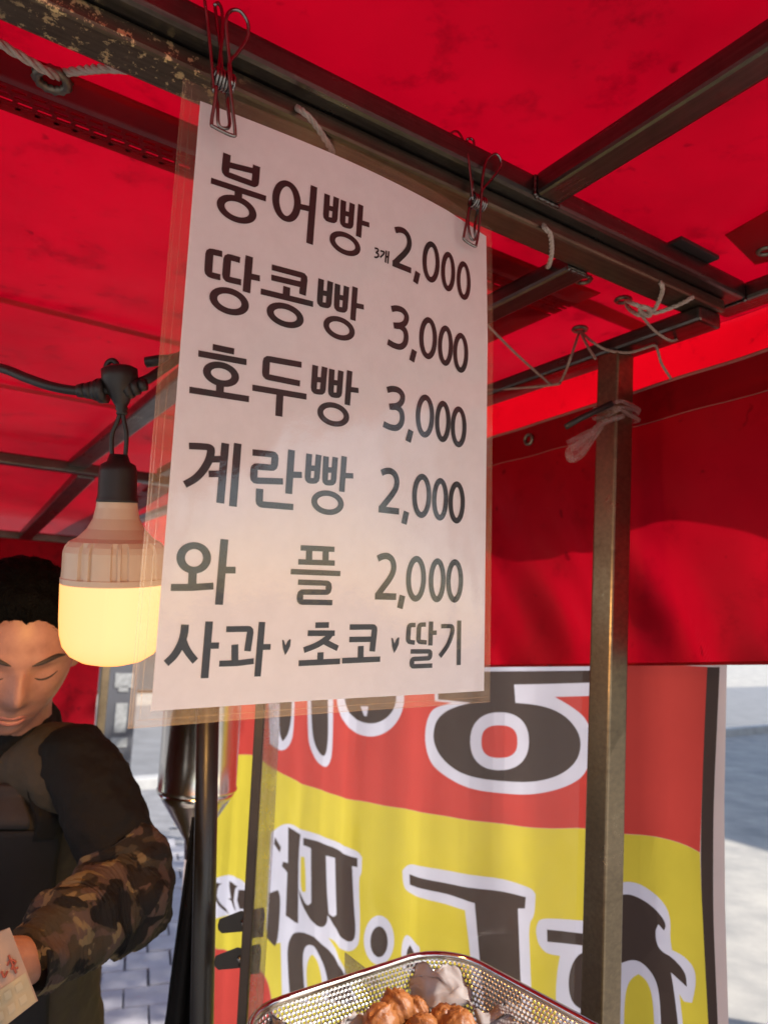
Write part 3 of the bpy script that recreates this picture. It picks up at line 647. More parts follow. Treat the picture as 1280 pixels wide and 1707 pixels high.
zero_row(((719.1, 444.3), (747.8, 460.8), (773.6, 476.2))); glyph('two', *c2, two, *DW); glyph('comma', *c2, com, .0058, .005)
zero_row(((716, 572), (744.9, 584.9), (770.2, 597.2))); glyph('three', *c2, thr, *DW); glyph('comma', *c2, com3, .0058, .005)
zero_row(((712.5, 702.2), (742.2, 711.6), (768.4, 720.9)))
glyph('three', *c2, thr, *DW, tgt=(662, 688), src=(667, 553)); glyph('comma', *c2, com3, .0058, .005, tgt=(687.5, 734.6), src=(691.5, 600.6))
zero_row(((708.9, 835.2), (739.5, 841.3), (766.9, 846.9)))
glyph('two', *c2, two, *DW, tgt=(655, 828.1), src=(671, 423.6)); glyph('comma', *c2, com, .0058, .005, tgt=(682.2, 871.1), src=(695.6, 470))
zero_row(((701.5, 973), (736.5, 976), (765.3, 977.5)))
glyph('two', *c2, two, *DW, tgt=(651.5, 970.5), src=(671, 423.6)); glyph('comma', *c2, com, .0058, .005, tgt=(677.5, 1011), src=(695.6, 470))

# ------------------------------------------------------------------ wire clips
def clip(org_px, depth, label, tops, seed):
    """double-wire spring clip: two bent wires joined by a coil; drawn in the plane of the menu with real depth between the two wires"""
    ox, oy = org_px; c0 = at(ox, oy, depth); root = empty('wire_clip', tuple(c0), label, 'clip', 'wire clips holding the menu')
    ux, uy, uz = su, -sv_, sn; fac = depth/F
    def P(dx, dy, dz): q = onpl(ox+dx, oy+dy, c0+uz*dz, uz); return q
    r_ = .0013
    fr, bk, tie = tops
    mb = MB(); mb.tube(catmull([P(x, y, z) for x, y, z in fr], 8), r_, 8); mb.build('front_wire', 'wire', root, smooth=True)
    mb = MB(); mb.tube(catmull([P(x, y, z) for x, y, z in bk], 8), r_, 8); mb.build('back_wire', 'wire', root, smooth=True)
    mb = MB(); mb.tube(catmull([P(x, y, z) for x, y, z in tie], 8), r_*.9, 8); mb.build('hanging_wire', 'wire', root, smooth=True)
    co = []
    for k in range(0, 6*14+1):
        a = 2*math.pi*k/14; co.append(c0 + ux*(-.0075+.015*k/84) + uy*(.0062*math.cos(a)) + uz*(.0062*math.sin(a)))
    MB().tube(co, r_, 6).build('coil', 'wire', root, smooth=True)
    return root
clip((373, 136), .513, 'wire spring clip holding the upper left corner of the menu', (
    [(14, 6, .007), (8, -50, .008), (4, -100, .010), (12, -118, .011), (28, -117, .012), (41, -96, .012), (38, -70, .010), (22, -46, .008), (10, -32, .0075), (9, -10, .0075), (13, 30, .006), (19, 82, .0035), (15, 90, .003), (-15, 76, .003), (-20, 68, .003), (-14, 30, .006), (-12, 8, .007)],
    [(8, -4, -.004), (6, 30, -.001), (10, 70, -.0015), (4, 78, -.0018), (-8, 72, -.0018), (-10, 40, -.001), (-12, 10, -.004), (-4, -60, -.006), (-2, -112, -.010), (-8, -130, -.012), (-14, -128, -.012), (-14, -122, -.013), (-6, -60, -.008), (-2, -8, -.005)],
    [(-16, 18, .003), (-20, -30, .004), (-26, -90, .004), (-32, -140, .004), (-36, -175, -.004), (-32, -190, -.02)]), 1)
clip((796, 338), .680, 'wire spring clip holding the upper right corner of the menu', (
    [(5, 4, .006), (8, -40, .008), (13, -66, .009), (22, -78, .011), (31, -81, .012), (38, -72, .012), (37, -58, .011), (24, -40, .009), (9, -22, .008), (6, -4, .007), (3, 34, .005), (-2, 68, .003), (-6, 72, .0025), (-22, 62, .0025), (-23, 54, .003), (-18, 30, .005), (-14, 8, .006)],
    [(2, 0, -.004), (-5, 40, -.001), (-4, 60, -.0015), (-12, 58, -.0015), (-16, 30, -.002), (-12, 4, -.004), (-8, -50, -.006), (-6, -96, -.010), (-10, -106, -.012), (-17, -106, -.012), (-17, -96, -.012), (-8, -20, -.006)],
    [(-8, -4, .002), (-13, -50, .003), (-18, -86, .002), (-24, -104, -.004), (-33, -118, -.010), (-42, -118, -.02), (-47, -112, -.03)]), 2)

# ================================================================== ROPES
def rope(name, pts, r, label, mat='rope', cat='rope', grp=None, strands=True):
    P = catmull(pts, 8); mb = rope_mb(P, r) if strands else MB().tube(P, r, 8)
    o = mb.build(name, mat, None, smooth=True); return tag(o, label, cat, grp)
rope('rope', [onz(-60, 30, 2.055), onz(0, 72, 2.050), onz(50, 102, 2.048), onz(84, 122, 2.047), onz(98, 127, 2.054), onz(104, 122, 2.058), onz(140, 117, 2.05), onz(176, 114, 2.036), onz(215, 116, 2.028)], .0038, 'thick pale rope through the eyelet at the upper left')
rope('rope', [onz(488, 176, 2.0235), onz(505, 186, 2.003), onz(522, 203, 2.0015), onz(538, 226, 2.0015), onz(552, 248, 2.0025), onz(560, 262, 2.022)], .0027, 'pale rope crossing the lower rail above the menu, left of the right clip')
rope('rope', [onz(903, 372, 2.021), onz(908, 380, 2.0035), onz(917, 392, 2.0015), onz(919, 420, 2.0015), onz(915, 440, 2.0025), onz(912, 446, 2.020)], .0027, 'pale rope looped over the lower rail just right of the menu')
P_ = [onz(1093, 464, 2.021), onz(1102, 474, 2.003), onz(1103, 486, 2.001), onz(1096, 505, 1.999), onz(1088, 516, 1.997), onz(1070, 512, 1.997), onz(1052, 505, 2.004), onz(1044, 502, 2.05), onz(1046, 512, 2.03), onz(1062, 524, 1.998),
      onz(1082, 526, 1.996), onz(1080, 514, 1.994), onz(1066, 512, 1.996), onz(1072, 522, 1.9965), onz(1098, 520, 1.998), onz(1128, 509, 2.0015), onz(1150, 498, 2.0015), onz(1156, 494, 2.021)]
rope('rope', P_, .0028, 'knotted pale rope tying the hem eyelet to the end of the lower rail')
def thin(pts, label, z0=None): return rope('cord', pts, .0019, label, 'rope_thin', 'cord')
EY = onz(966, 551, 2.046); Q = onz(918, 642, 1.970)
thin([onz(812, 542, 2.0), at(860, 590, 1.05), Q], 'thin cord slanting down from behind the menu to the zigzag knot')
thin([ab_px(700, 652, .79), ab_px(812, 650, .785), Q, onz(935, 634, 1.975), at(950, 598, 1.0), EY], 'thin cord running level from behind the menu then up to the eyelet')
thin([EY, onz(985, 568, 2.0), onz(1010, 583, 1.985), onz(1045, 588, 1.978), onz(1070, 582, 1.981), onz(1090, 576, 1.981), at(1096, 586, .99), at(1102, 606, 1.0), at(1118, 632, 1.005)], 'thin cord sagging from the eyelet past the top of the post to the curtain')
thin([EY, at(978, 575, 1.0), at(992, 598, .962)], 'short thin cord from the eyelet to the top of the post')
thin([onz(1064, 520, 1.997), onz(1085, 546, 1.985), onz(1105, 562, 1.975), onz(1118, 568, 1.974), onz(1128, 566, 1.986)], 'thin cord tail hanging from the rope knot over the side rail')
# plastic strip and black peg tied round the post
pd_ = ptop-pfoot; pd_.normalize(); pt0 = ptop-ez*.085
ts = empty('plastic_tie', tuple(pt0), 'wispy clear plastic strip tied round the corner post with a black peg', 'tie')
x_ = (e1-pd_*e1.dot(pd_)).normalized(); y_ = pd_.cross(x_).normalized()
for k, (dz, r_) in enumerate(((0, .0205), (.006, .0215), (-.006, .0212))):
    Pl = [pt0+pd_*(dz+.003*math.sin(i*1.3+k))+x_*sx*r_+y_*sy*r_ for i, (sx, sy) in enumerate(((-1, -1), (0, -1.03), (1, -1), (1.03, 0), (1, 1), (0, 1.03), (-1, 1), (-1.03, 0)))]
    MB().tube(catmull(Pl, 4, True), .0030, 6, closed=True).build('band', 'tie_plastic', ts, smooth=True)
kc = at(1006, 700, (pt0-CAM).dot(fwd)-.032)
dpt = (kc-CAM).dot(fwd)
strip = [(1040, 694), (1006, 704), (985, 722), (966, 740), (948, 752), (952, 766), (968, 758), (985, 736), (1003, 712)]
MB().tube(catmull([at(x, y, dpt+.004*math.sin(i)) for i, (x, y) in enumerate(strip)], 5), [.0035+.002*math.sin(i*.09) for i in range(41)], 6).build('loop', 'tie_plastic', ts, smooth=True)
fl = MB().grid(lambda u, v: at(1003-52*u+14*(v-.5)*u, 708+44*u+34*(v-.5)*(u**.6), dpt+.003*math.sin(v*9+u*5)), 10, 8); fl.build('flap', 'tie_plastic', ts, smooth=True)
MB().tube([at(942, 712, dpt+.006), at(966, 698, dpt+.006), at(1020, 672, dpt+.006)], .0042, 8).build('peg', 'black_plastic', ts, smooth=True)

# ================================================================== LAMP ON ITS CABLE
DL = .70; lb = at(187, 1108, DL); k_ = DL/F
lax = (at(197, 800, DL)-lb).normalized()
lamp = empty('lamp_bulb', tuple(lb), 'lit warm white LED bulb with ribbed plastic collar hanging beside the menu', 'lamp')
Rb = 84*k_
MB().lathe(lb, [(.001, 0), (Rb*.35, .0016), (Rb*.6, .005), (Rb*.8, .011), (Rb*.93, .020), (Rb*.985, .031), (Rb, .045), (Rb, 136*k_)], 56, lax, capt=False).build('diffuser', 'bulb_glow', lamp, smooth=True)
h0 = 136*k_
ld = bpy.data.lights.new('lamp_light', 'POINT'); lo = bpy.data.objects.new('lamp_light', ld); COL.objects.link(lo); lo.parent = lamp; lo.location = lax*.06
ld.energy = 8.0; ld.color = (1, .60, .24); ld.shadow_soft_size = .03
def ribs(a, h):
    return 1 - (.055 if (math.sin(a*9) > .1 and math.sin(a*30) > 0) and h0+.006 < h < h0+.036 else 0)
MB().lathe(lb, [(Rb*.985, h0), (Rb*1.0, h0+.001), (Rb*1.0, h0+.0055), (Rb*.985, h0+.0065), (Rb*.975, h0+.012), (Rb*.965, h0+.030), (Rb*.93, h0+.0355), (Rb*.86, h0+.040), (Rb*.72, h0+.0435), (Rb*.55, h0+.052), (Rb*.44, h0+.062), (Rb*.395, h0+.072), (Rb*.38, h0+.080)], 240, lax, rib=ribs).build('collar', 'lamp_plastic', lamp, smooth=False)
h1 = h0+.080
MB().lathe(lb, [(Rb*.40, h1-.002), (Rb*.39, h1+.0005), (Rb*.37, h1+.004), (Rb*.36, h1+.028), (Rb*.33, h1+.034), (Rb*.22, h1+.037), (Rb*.17, h1+.044)], 32, lax).build('socket', 'black_plastic', lamp, smooth=True)
hs = h1+.042; tcx = at(197, 652, DL)
for s_ in (-1, 1):
    MB().tube(catmull([lb+lax*(hs-.006)+rgt*.006*s_, lb+lax*(hs+.020)+rgt*.007*s_, at(202, 700, DL)+rgt*.0028*s_, at(203, 686, DL)+rgt*.001*s_], 6), .0022, 8).build('lead', 'black_plastic', lamp, smooth=True)
cable = empty('lamp_cable', tuple(at(197, 660, DL)), 'black lamp cable with a moulded T connector and hanging loop', 'cable')
MB().lathe(at(204, 692, DL), [(.0045, 0), (.0055, .002), (.0048, .004), (.0060, .006), (.0052, .008), (.0075, .012), (.013, .024), (.017, .034), (.017, .044), (.012, .047)], 20, (upv*1-rgt*.06)).build('connector', 'black_plastic', cable, smooth=True)
cl = [AB(-1.39, .95, 1.985), AB(-.9, .98, 1.90), at(-200, 568, .80), at(-90, 596, .76), at(0, 613, .73), at(45, 630, .715), at(90, 645, .705), at(140, 652, DL), at(197, 648, DL), at(235, 637, DL+.005), at(262, 622, DL+.015), at(330, 570, .76), at(420, 480, .86), at(520, 395, .99)]
MB().tube(catmull(cl, 10), .0048, 10).build('wire', 'black_plastic', cable, smooth=True)
for (x, w0, w1) in ((135, .0062, .0075), (148, .0075, .009), (160, .009, .012), (170, .012, .0125), (216, .011, .009), (226, .009, .0075), (238, .0065, .0055)):
    MB().tube([at(x-5, 652-(max(0, x-200))*.25, DL), at(x+7, 651-(max(0, x-200))*.25, DL)], [w0, w1], 12).build('strain_relief', 'black_plastic', cable, smooth=True)
MB().tube(catmull([at(187+math.cos(a)*10, 616+math.sin(a)*15, DL) for a in [2*math.pi*k/10 for k in range(10)]], 4, True), .0028, 8, closed=True).build('hanging_loop', 'black_plastic', cable, smooth=True)
c2_ = MB().tube(catmull([at(244, 604, .735), at(262, 601, .735), at(310, 592, .75), at(420, 540, .86)], 8), .0055, 10).build('spare_cable', 'black_plastic', None, smooth=True); tag(c2_, 'blunt end of a second black cable beside the lamp connector', 'cable')
# grey cord lying along the first cross rail
thin([at(-30, 726, 2.42), at(10, 735, 2.36), at(60, 765, 2.30), at(88, 774, 2.27), at(140, 771, 2.25), at(175, 760, 2.25), at(205, 748, 2.26), at(240, 720, 2.3)], 'thin pale cord drooping along the far cross rail behind the lamp')

# ================================================================== PRINTED BANNER
# plan of the hanging banner: along the stall side, then turning outwards past the post
plan = [AB(.955, 3.0, 0), AB(.95, 2.5, 0), AB(.94, 2.0, 0), AB(.93, 1.55, 0), AB(.928, 1.2, 0)]
q = AB(.928, 1.2, 0); ang = math.atan2(-e2.y, -e2.x)
path = catmull(plan, 10)
dirn = (path[-1]-path[-2]).normalized(); p = path[-1].copy(); a0 = math.atan2(dirn.y, dirn.x); a1 = math.atan2(-.45, .89)
while p.x/p.y < (1400-640)/F and len(path) < 220:
    t = min(1, (len(path)-41)/16); a = a0+(a1-a0)*t; p = p+Vector((math.cos(a), math.sin(a), 0))*.025; path.append(p.copy())
for i, q in enumerate(path): pass
SB = [0]
for i in range(1, len(path)): SB.append(SB[-1]+(path[i]-path[i-1]).length)
def wave(s): return .009*math.sin(s*9.0)+.006*math.sin(s*21+1)+.003*math.sin(s*47)
PW = []
for i, q in enumerate(path):
    d = (path[min(i+1, len(path)-1)]-path[max(i-1, 0)]).normalized(); n = Vector((d.y, -d.x, 0))
    if n.dot(CAM-q) < 0: n = -n
    PW.append((q+n*wave(SB[i]), n))
def bpt(s, z, off):
    i = 0; lo, hi = 0, len(SB)-2
    while lo < hi:
        mid = (lo+hi+1)//2
        if SB[mid] <= s: lo = mid
        else: hi = mid-1
    i = lo; t = (s-SB[i])/(SB[i+1]-SB[i]); q = PW[i][0].lerp(PW[i+1][0], t)+PW[i][1].lerp(PW[i+1][1], t)*off
    return Vector((q.x, q.y, z))
def px2b(x, y):
    r_ = ray(x, y); hd = Vector((r_.x, r_.y, 0))
    best = None
    for i in range(len(PW)-1):
        A, B = PW[i][0], PW[i+1][0]; ca = hd.x*A.y-hd.y*A.x; cb = hd.x*B.y-hd.y*B.x
        if ca*cb <= 0 and abs(ca-cb) > 1e-12:
            t = ca/(ca-cb); P0 = A.lerp(B, t); lam = P0.xy.dot(hd.xy)/hd.xy.dot(hd.xy)
            if lam > 0 and (best is None or lam < best[0]): best = (lam, SB[i]+t*(SB[i+1]-SB[i]))
    if best is None: best = (1e9, 0)
    lam, s = best; return Vector((s, EYE+r_.z*lam, 0))
banner = None
def soften(P, it=3):
    """round gentle bends of a traced outline, keep its real corners"""
    sharp = []
    for i in range(len(P)):
        a, b = P[i]-P[i-1], P[(i+1) % len(P)]-P[i]; sharp.append(a.length < 1e-7 or b.length < 1e-7 or a.angle(b) > .95)
    for _ in range(it):
        Q, S2 = [], []
        for i in range(len(P)):
            if sharp[i]: Q.append(P[i]); S2.append(True)
            else: Q += [P[i].lerp(P[i-1], .25), P[i].lerp(P[(i+1) % len(P)], .25)]; S2 += [False, False]
        P, sharp = Q, S2
    return P
def bshape(name, pts, mat, layer, parent, o=(0, 0), s=1, smooth=0):
    P = [px2b(o[0]+x/s, o[1]+y/s) for x, y in pts]
    P = soften(P)
    return bpoly(name, P, mat, layer, parent)
BQ = []
def bpoly(name, P, mat, layer, parent): BQ.append((name, [Vector((p.x, p.y)) for p in P], mat, layer))
def print_banner():
    """cut the overlapping printed shapes into one flat patchwork (the uppermost shape wins), so the cloth stays one layer thick"""
    from mathutils.geometry import delaunay_2d_cdt
    V2, Fc = [], []
    for nm, P, mt, ly in BQ: Fc.append(list(range(len(V2), len(V2)+len(P)))); V2 += P
    vo, eo, fo, ov, oe, of = delaunay_2d_cdt(V2, [], Fc, 0, 1e-6)
    own = {}
    bb = [(min(p.x for p in P), max(p.x for p in P), min(p.y for p in P), max(p.y for p in P)) for _, P, _, _ in BQ]
    order = sorted(range(len(BQ)), key=lambda k: (-BQ[k][3], -k))
    def inside(P, x, y):
        c = False; q = P[-1]
        for p in P:
            if (p.y > y) != (q.y > y) and x < (q.x-p.x)*(y-p.y)/(q.y-p.y)+p.x: c = not c
            q = p
        return c
    for f in fo:
        x = sum(vo[a].x for a in f)/len(f); y = sum(vo[a].y for a in f)/len(f)
        for k in order:
            b = bb[k]
            if b[0] <= x <= b[1] and b[2] <= y <= b[3] and inside(BQ[k][1], x, y): own.setdefault(k, []).append(f); break
    for k, fs in sorted(own.items()):
        nm, P, mt, ly = BQ[k]; bm = bmesh.new(); vm_ = {}
        for f in fs:
            for a in f:
                if a not in vm_: vm_[a] = bm.verts.new((vo[a].x, vo[a].y, 0))
            bm.faces.new([vm_[a] for a in f])
        xs = [v.co.x for v in bm.verts]; s0, s1 = min(xs), max(xs)
        for sv in SB:
            if s0 < sv < s1: bmesh.ops.bisect_plane(bm, geom=bm.verts[:]+bm.edges[:]+bm.faces[:], plane_co=(sv, 0, 0), plane_no=(1, 0, 0))
        bm.verts.index_update(); mb = MB()
        mb.add([bpt(v.co.x, v.co.y, 0) for v in bm.verts], [tuple(v.index for v in f.verts) for f in bm.faces]); bm.free()
        mb.build(nm, mt, banner, smooth=True)
ZT, ZB = 1.555, .12
sR = px2b(1209, 1300).x; sL = .35
banner = empty('printed_banner', tuple(bpt((sL+sR)/2, ZB, 0)), 'large red and yellow printed banner with brown lettering seen from behind', 'banner')
bpoly('cloth', [Vector(p) for p in ((sL, ZB, 0), (sR, ZB, 0), (px2b(1213, 1700).x, .95, 0), (px2b(1204, 1390).x, 1.2, 0), (px2b(1204, 1254).x, 1.35, 0), (px2b(1211, 1110).x, ZT, 0), (sL, ZT, 0))], 'print_hem', 0, banner)
# red field above, yellow below, red again at the foot
cur_px = [(392, 1258), (425, 1260), (457, 1282), (500, 1305), (555, 1324), (600, 1335), (660, 1346), (720, 1357), (780, 1367), (850, 1375), (921, 1381), (975, 1381), (1040, 1390), (1080, 1393), (1116, 1400), (1145, 1410), (1166, 1421)]
cb_ = catmull([px2b(*p) for p in cur_px], 4); eL = px2b(1178, 1113); 
redp = [Vector((sL+.02, ZT-.005, 0)), Vector((sL+.02, cb_[0].y, 0))]+cb_+[px2b(1169, 1330), px2b(1172, 1250), px2b(1178, 1113), Vector((px2b(1178, 1113).x, ZT-.005, 0))]
bpoly('red_field', redp, 'print_red', 1, banner)
foot = catmull([px2b(*p) for p in ((362, 1582), (380, 1585), (410, 1598), (438, 1622), (450, 1650), (458, 1705), (470, 1790))], 4)
zf = foot[-1].y; xr = [px2b(1168, 1480), px2b(1170, 1521), px2b(1175, 1620), px2b(1180, 1700)]
yel = [Vector((sL+.02, cb_[0].y-.0004, 0)), Vector((sL+.02, foot[0].y, 0))]+foot+[Vector((foot[-1].x, ZB+.02, 0)), Vector((px2b(1180, 1700).x, ZB+.02, 0))]+xr[::-1]+[c-Vector((0, .0004, 0)) for c in cb_[::-1]]
bpoly('yellow_field', yel, 'print_yellow', 1, banner)
bpoly('foot_field', [Vector((sL+.02, ZB+.02, 0)), Vector((foot[-1].x-.001, ZB+.02, 0))]+[c-Vector((.0006, .0006, 0)) for c in foot[::-1]]+[Vector((sL+.02, foot[0].y-.0006, 0))], 'print_red', 1, banner)
bshape('border', [(1178, 1112), (1199, 1112), (1195, 1200), (1189, 1330), (1188, 1420), (1188, 1521), (1192, 1620), (1196, 1712), (1180, 1712), (1175, 1620), (1170, 1521), (1168, 1480), (1167, 1400), (1170, 1300), (1174, 1200)], 'print_brown', 2, banner)
B8 = dict(o=(640, 1090), s=3.55556); B6 = dict(o=(340, 1140), s=4.0); B5 = dict(o=(420, 1380), s=3.76471); B4 = dict(o=(860, 1390), s=3.04762); BA = dict(o=(340, 1090), s=1.361702); B9 = dict(o=(250, 1400), s=5.559)
W, K, Y_, R_ = 'print_white', 'print_brown', 'print_yellow', 'print_red'
bshape('letter_outline', [(300, 78), (610, 78), (1330, 72), (1330, 245), (1010, 255), (1110, 312), (1190, 375), (1228, 460), (1232, 560), (1205, 690), (1140, 760), (1000, 815), (830, 838), (650, 825), (480, 790), (350, 720), (270, 640), (240, 520), (250, 400), (290, 320), (400, 290), (300, 280)], W, 2, banner, **B8)
bshape('letter', [(320, 105), (610, 105), (1330, 97), (1330, 165), (1100, 175), (770, 182), (778, 290), (900, 300), (1010, 330), (1100, 390), (1155, 470), (1168, 550), (1140, 640), (1060, 710), (950, 750), (820, 762), (680, 755), (540, 735), (420, 690), (340, 620), (298, 540), (290, 470), (310, 390), (370, 335), (450, 305), (515, 290), (320, 270)], K, 3, banner, **B8)
ell = lambda cx, cy, rx, ry, p=2.0, n=32: [(cx+rx*math.copysign(abs(math.cos(a))**(2/p), math.cos(a)), cy+ry*math.copysign(abs(math.sin(a))**(2/p), math.sin(a))) for a in [2*math.pi*(k+.5)/n for k in range(n)]]
bshape('letter_outline', ell(684, 518, 174, 172, 2.3), W, 4, banner, **B8); bshape('letter_counter', ell(683, 520, 107, 97, 2.6), R_, 5, banner, **B8)
bshape('letter_outline', ell(1110, 90, 225, 262), W, 2, banner, **B6); bshape('letter', ell(1110, 90, 172, 175), K, 3, banner, **B6); bshape('letter_counter', [(1045, 150), (1095, 150), (1085, 215), (1068, 214)], W, 4, banner, **B6)
bshape('letter_outline', [(690, 60), (693, 330), (705, 420), (745, 510), (795, 556), (832, 548), (858, 460), (862, 60)], W, 2, banner, **B6); bshape('letter', [(712, 60), (720, 330), (745, 425), (785, 482), (808, 480), (822, 430), (830, 330), (826, 60)], K, 3, banner, **B6)
bshape('letter_outline', [(430, 60), (440, 400), (490, 440), (535, 446), (575, 405), (598, 320), (606, 60)], W, 2, banner, **B6); bshape('letter', [(505, 60), (500, 330), (525, 385), (560, 345), (585, 235), (588, 60)], K, 3, banner, **B6)
bshape('letter_outline', [(-30, 60), (-20, 330), (-60, 420)][:2]+[(-60, 350), (-120, 300), (-120, 60)], W, 2, banner, **B6); bshape('letter', [(-45, 60), (-50, 260), (-110, 260), (-110, 60)], K, 3, banner, **B6)
# yellow half
bshape('letter_outline', [(120, 30), (215, -40), (340, 20), (500, 78), (655, 133), (690, 185), (688, 290), (668, 312), (682, 700), (640, 775), (570, 770), (505, 700), (478, 690), (590, 870), (660, 1100), (190, 1100), (180, 720), (130, 730), (90, 640), (100, 400)], W, 2, banner, **B5)
bshape('letter', [(228, -5), (305, 40), (292, 180), (290, 600), (212, 552), (222, 280), (188, 242), (195, 212), (226, 222)], K, 3, banner, **B5)
bshape('letter', [(322, 62), (662, 190), (662, 247), (628, 240), (640, 500), (652, 640), (642, 705), (608, 718), (560, 690), (510, 610), (475, 548), (472, 600), (440, 630), (385, 604), (330, 520), (300, 440), (294, 385), (330, 470), (352, 490), (372, 470), (370, 128), (322, 108)], K, 3, banner, **B5)
bshape('letter_counter', [(464, 174), (521, 190), (526, 400), (530, 545), (510, 562), (482, 540), (470, 400)], W, 4, banner, **B5)
bshape('letter_counter', [(306, 180), (330, 184), (338, 300), (338, 402), (316, 402), (304, 360)], Y_, 4, banner, **B5)
bshape('letter', [(145, 55), (182, 120), (176, 155), (138, 100)], K, 3, banner, **B5); bshape('letter', [(108, 410), (165, 390), (182, 440), (165, 700), (145, 745), (92, 690)], K, 3, banner, **B5)
bshape('letter', [(220, 745), (248, 672), (288, 650), (360, 668), (440, 730), (520, 812), (585, 905), (640, 1090), (240, 1090), (226, 900)], K, 3, banner, **B5)
bshape('letter_counter', [(316, 830), (328, 752), (362, 728), (402, 758), (450, 850), (478, 980), (480, 1090), (335, 1090)], W, 4, banner, **B5); bshape('letter_counter', [(338, 880), (364, 800), (386, 796), (424, 860), (445, 1000), (445, 1085), (352, 1085)], Y_, 5, banner, **B5)
bshape('letter_outline', ell(797, 705, 95, 155), W, 2, banner, **B5); bshape('letter', ell(797, 715, 55, 97), K, 3, banner, **B5)
bshape('letter_outline', [(935, 770), (950, 690), (978, 664), (1050, 748), (1060, 900), (940, 900)], W, 2, banner, **B5); bshape('letter', [(968, 770), (992, 735), (1020, 790), (1020, 890), (970, 890)], K, 3, banner, **B5)
bshape('letter_outline', [(450, 492), (462, 478), (480, 478), (600, 500), (740, 528), (752, 545), (750, 595), (736, 612), (740, 700), (746, 860), (612, 860), (606, 690), (592, 582), (540, 565), (462, 542), (452, 525)], W, 2, banner, **BA)
bshape('letter', [(466, 500), (730, 552), (728, 578), (712, 578), (716, 680), (722, 850), (642, 850), (626, 700), (614, 566), (560, 546), (467, 524)], K, 3, banner, **BA)
bshape('letter_outline', [(100, 500), (104, 460), (125, 428), (250, 434), (430, 445), (480, 270), (548, 240), (620, 250), (700, 300), (765, 370), (785, 450), (780, 520), (790, 590), (850, 620), (905, 680), (914, 760), (892, 858), (852, 852), (828, 815), (850, 1000), (852, 1120), (300, 1120), (225, 1000), (200, 860), (205, 720), (222, 620), (150, 608), (112, 560)], W, 2, banner, **B4)
bshape('letter', [(156, 486), (480, 515), (480, 575), (158, 548)], K, 3, banner, **B4)
bshape('letter', [(430, 590), (340, 598), (298, 632), (270, 700), (264, 780), (280, 850), (320, 890), (430, 920)], K, 3, banner, **B4)
bshape('letter', [(430, 330), (550, 303), (605, 315), (680, 358), (740, 420), (762, 465), (750, 492), (722, 460), (705, 490), (712, 560), (740, 600), (790, 625), (862, 705), (866, 778), (785, 704), (800, 790), (826, 1000), (830, 1110), (738, 1110), (735, 960), (725, 800), (700, 722), (650, 662), (600, 638), (545, 650), (430, 700)], K, 3, banner, **B4)
bshape('letter_counter', [(548, 830), (575, 740), (620, 712), (662, 742), (692, 820), (702, 980), (700, 1100), (545, 1100)], Y_, 3, banner, **B4)
bshape('letter_outline', [(560, 370), (640, 345), (740, 320), (850, 362), (980, 480), (960, 640), (870, 700), (800, 700), (730, 692), (560, 745)], W, 2, banner, **B9)
bshape('letter', [(560, 385), (670, 405), (632, 432), (622, 520), (660, 600), (735, 690), (690, 662), (610, 560), (560, 470)], K, 3, banner, **B9)
bshape('letter', [(738, 380), (815, 430), (790, 452), (778, 560), (800, 662), (768, 610), (755, 560), (722, 548), (752, 540), (735, 440)], K, 3, banner, **B9)
bshape('letter', [(822, 462), (900, 470), (880, 640), (832, 642), (808, 560)], K, 3, banner, **B9)

print_banner()
# ================================================================== POLES, SCREEN AND CLAMPS
def pole_px(x0, y0, x1, y1, d):
    p = at(x0, y0, d); n = Vector((p.x, p.y, 0)).normalized(); q = onpl(x1, y1, p, n); dv = (p-q).normalized(); return p, q, dv
p, q, dv = pole_px(347, 1205, 337, 1706, 1.08); top = p+dv*((TA+.0-p.z)/dv.z); ft = q-dv*(q.z/dv.z)
bp = tag(MB().tube([ft, top], .0163, 24).build('black_pole', 'black_pole', None, smooth=True), 'round black pole rising behind the bottom edge of the menu', 'pole')
bpd, bpt0 = dv, p
p, q, dv = pole_px(433, 1205, 404, 1706, 1.02); top = p+dv*((TA-p.z)/dv.z); ft = q-dv*(q.z/dv.z)
x_ = (rgt-dv*rgt.dot(dv)).normalized(); y_ = dv.cross(x_)
tp_ = MB().box((ft+top)/2, (x_, y_, dv), (.0065, .0065, (top-ft).length/2)).build('thin_pole', 'brown_pole', None, bevel=.002); tag(tp_, 'thin brown square pole with two black clamps', 'pole')
tpd = dv; tp0 = p
# clear vinyl wind screen clipped to the thin pole, reaching to the corner post
scr = empty('vinyl_screen', tuple(ft+Vector((.3, 0, 0))), 'clear vinyl wind screen between the thin pole and the corner post', 'screen')
sa = tp0+x_*.010; sb = ptop-x_*.03-vd*.03
def scrp(u, z):
    za = (z-tp0.z)/tpd.z; A = tp0+x_*.009+tpd*za; zz = (z-pfoot.z)/(ptop.z-pfoot.z); B = pfoot.lerp(ptop, zz)-rgt*.03-vd*.03
    q = A.lerp(B, u); q += vd*(.006*math.sin(u*14+z*3)*(1-u)+.010*noise3((u*7, z*3, 8))); return Vector((q.x, q.y, z))
MB().grid(lambda u, v: scrp(.045+.95*u, .35+1.197*v), 50, 40).build('sheet', 'vinyl', scr, smooth=True)
MB().grid(lambda u, v: scrp(-.005+.055*u, .35+1.15*v)+vd*(.004*math.sin(u*6)), 8, 30).build('folded_edge', 'vinyl_fold', scr, smooth=True)
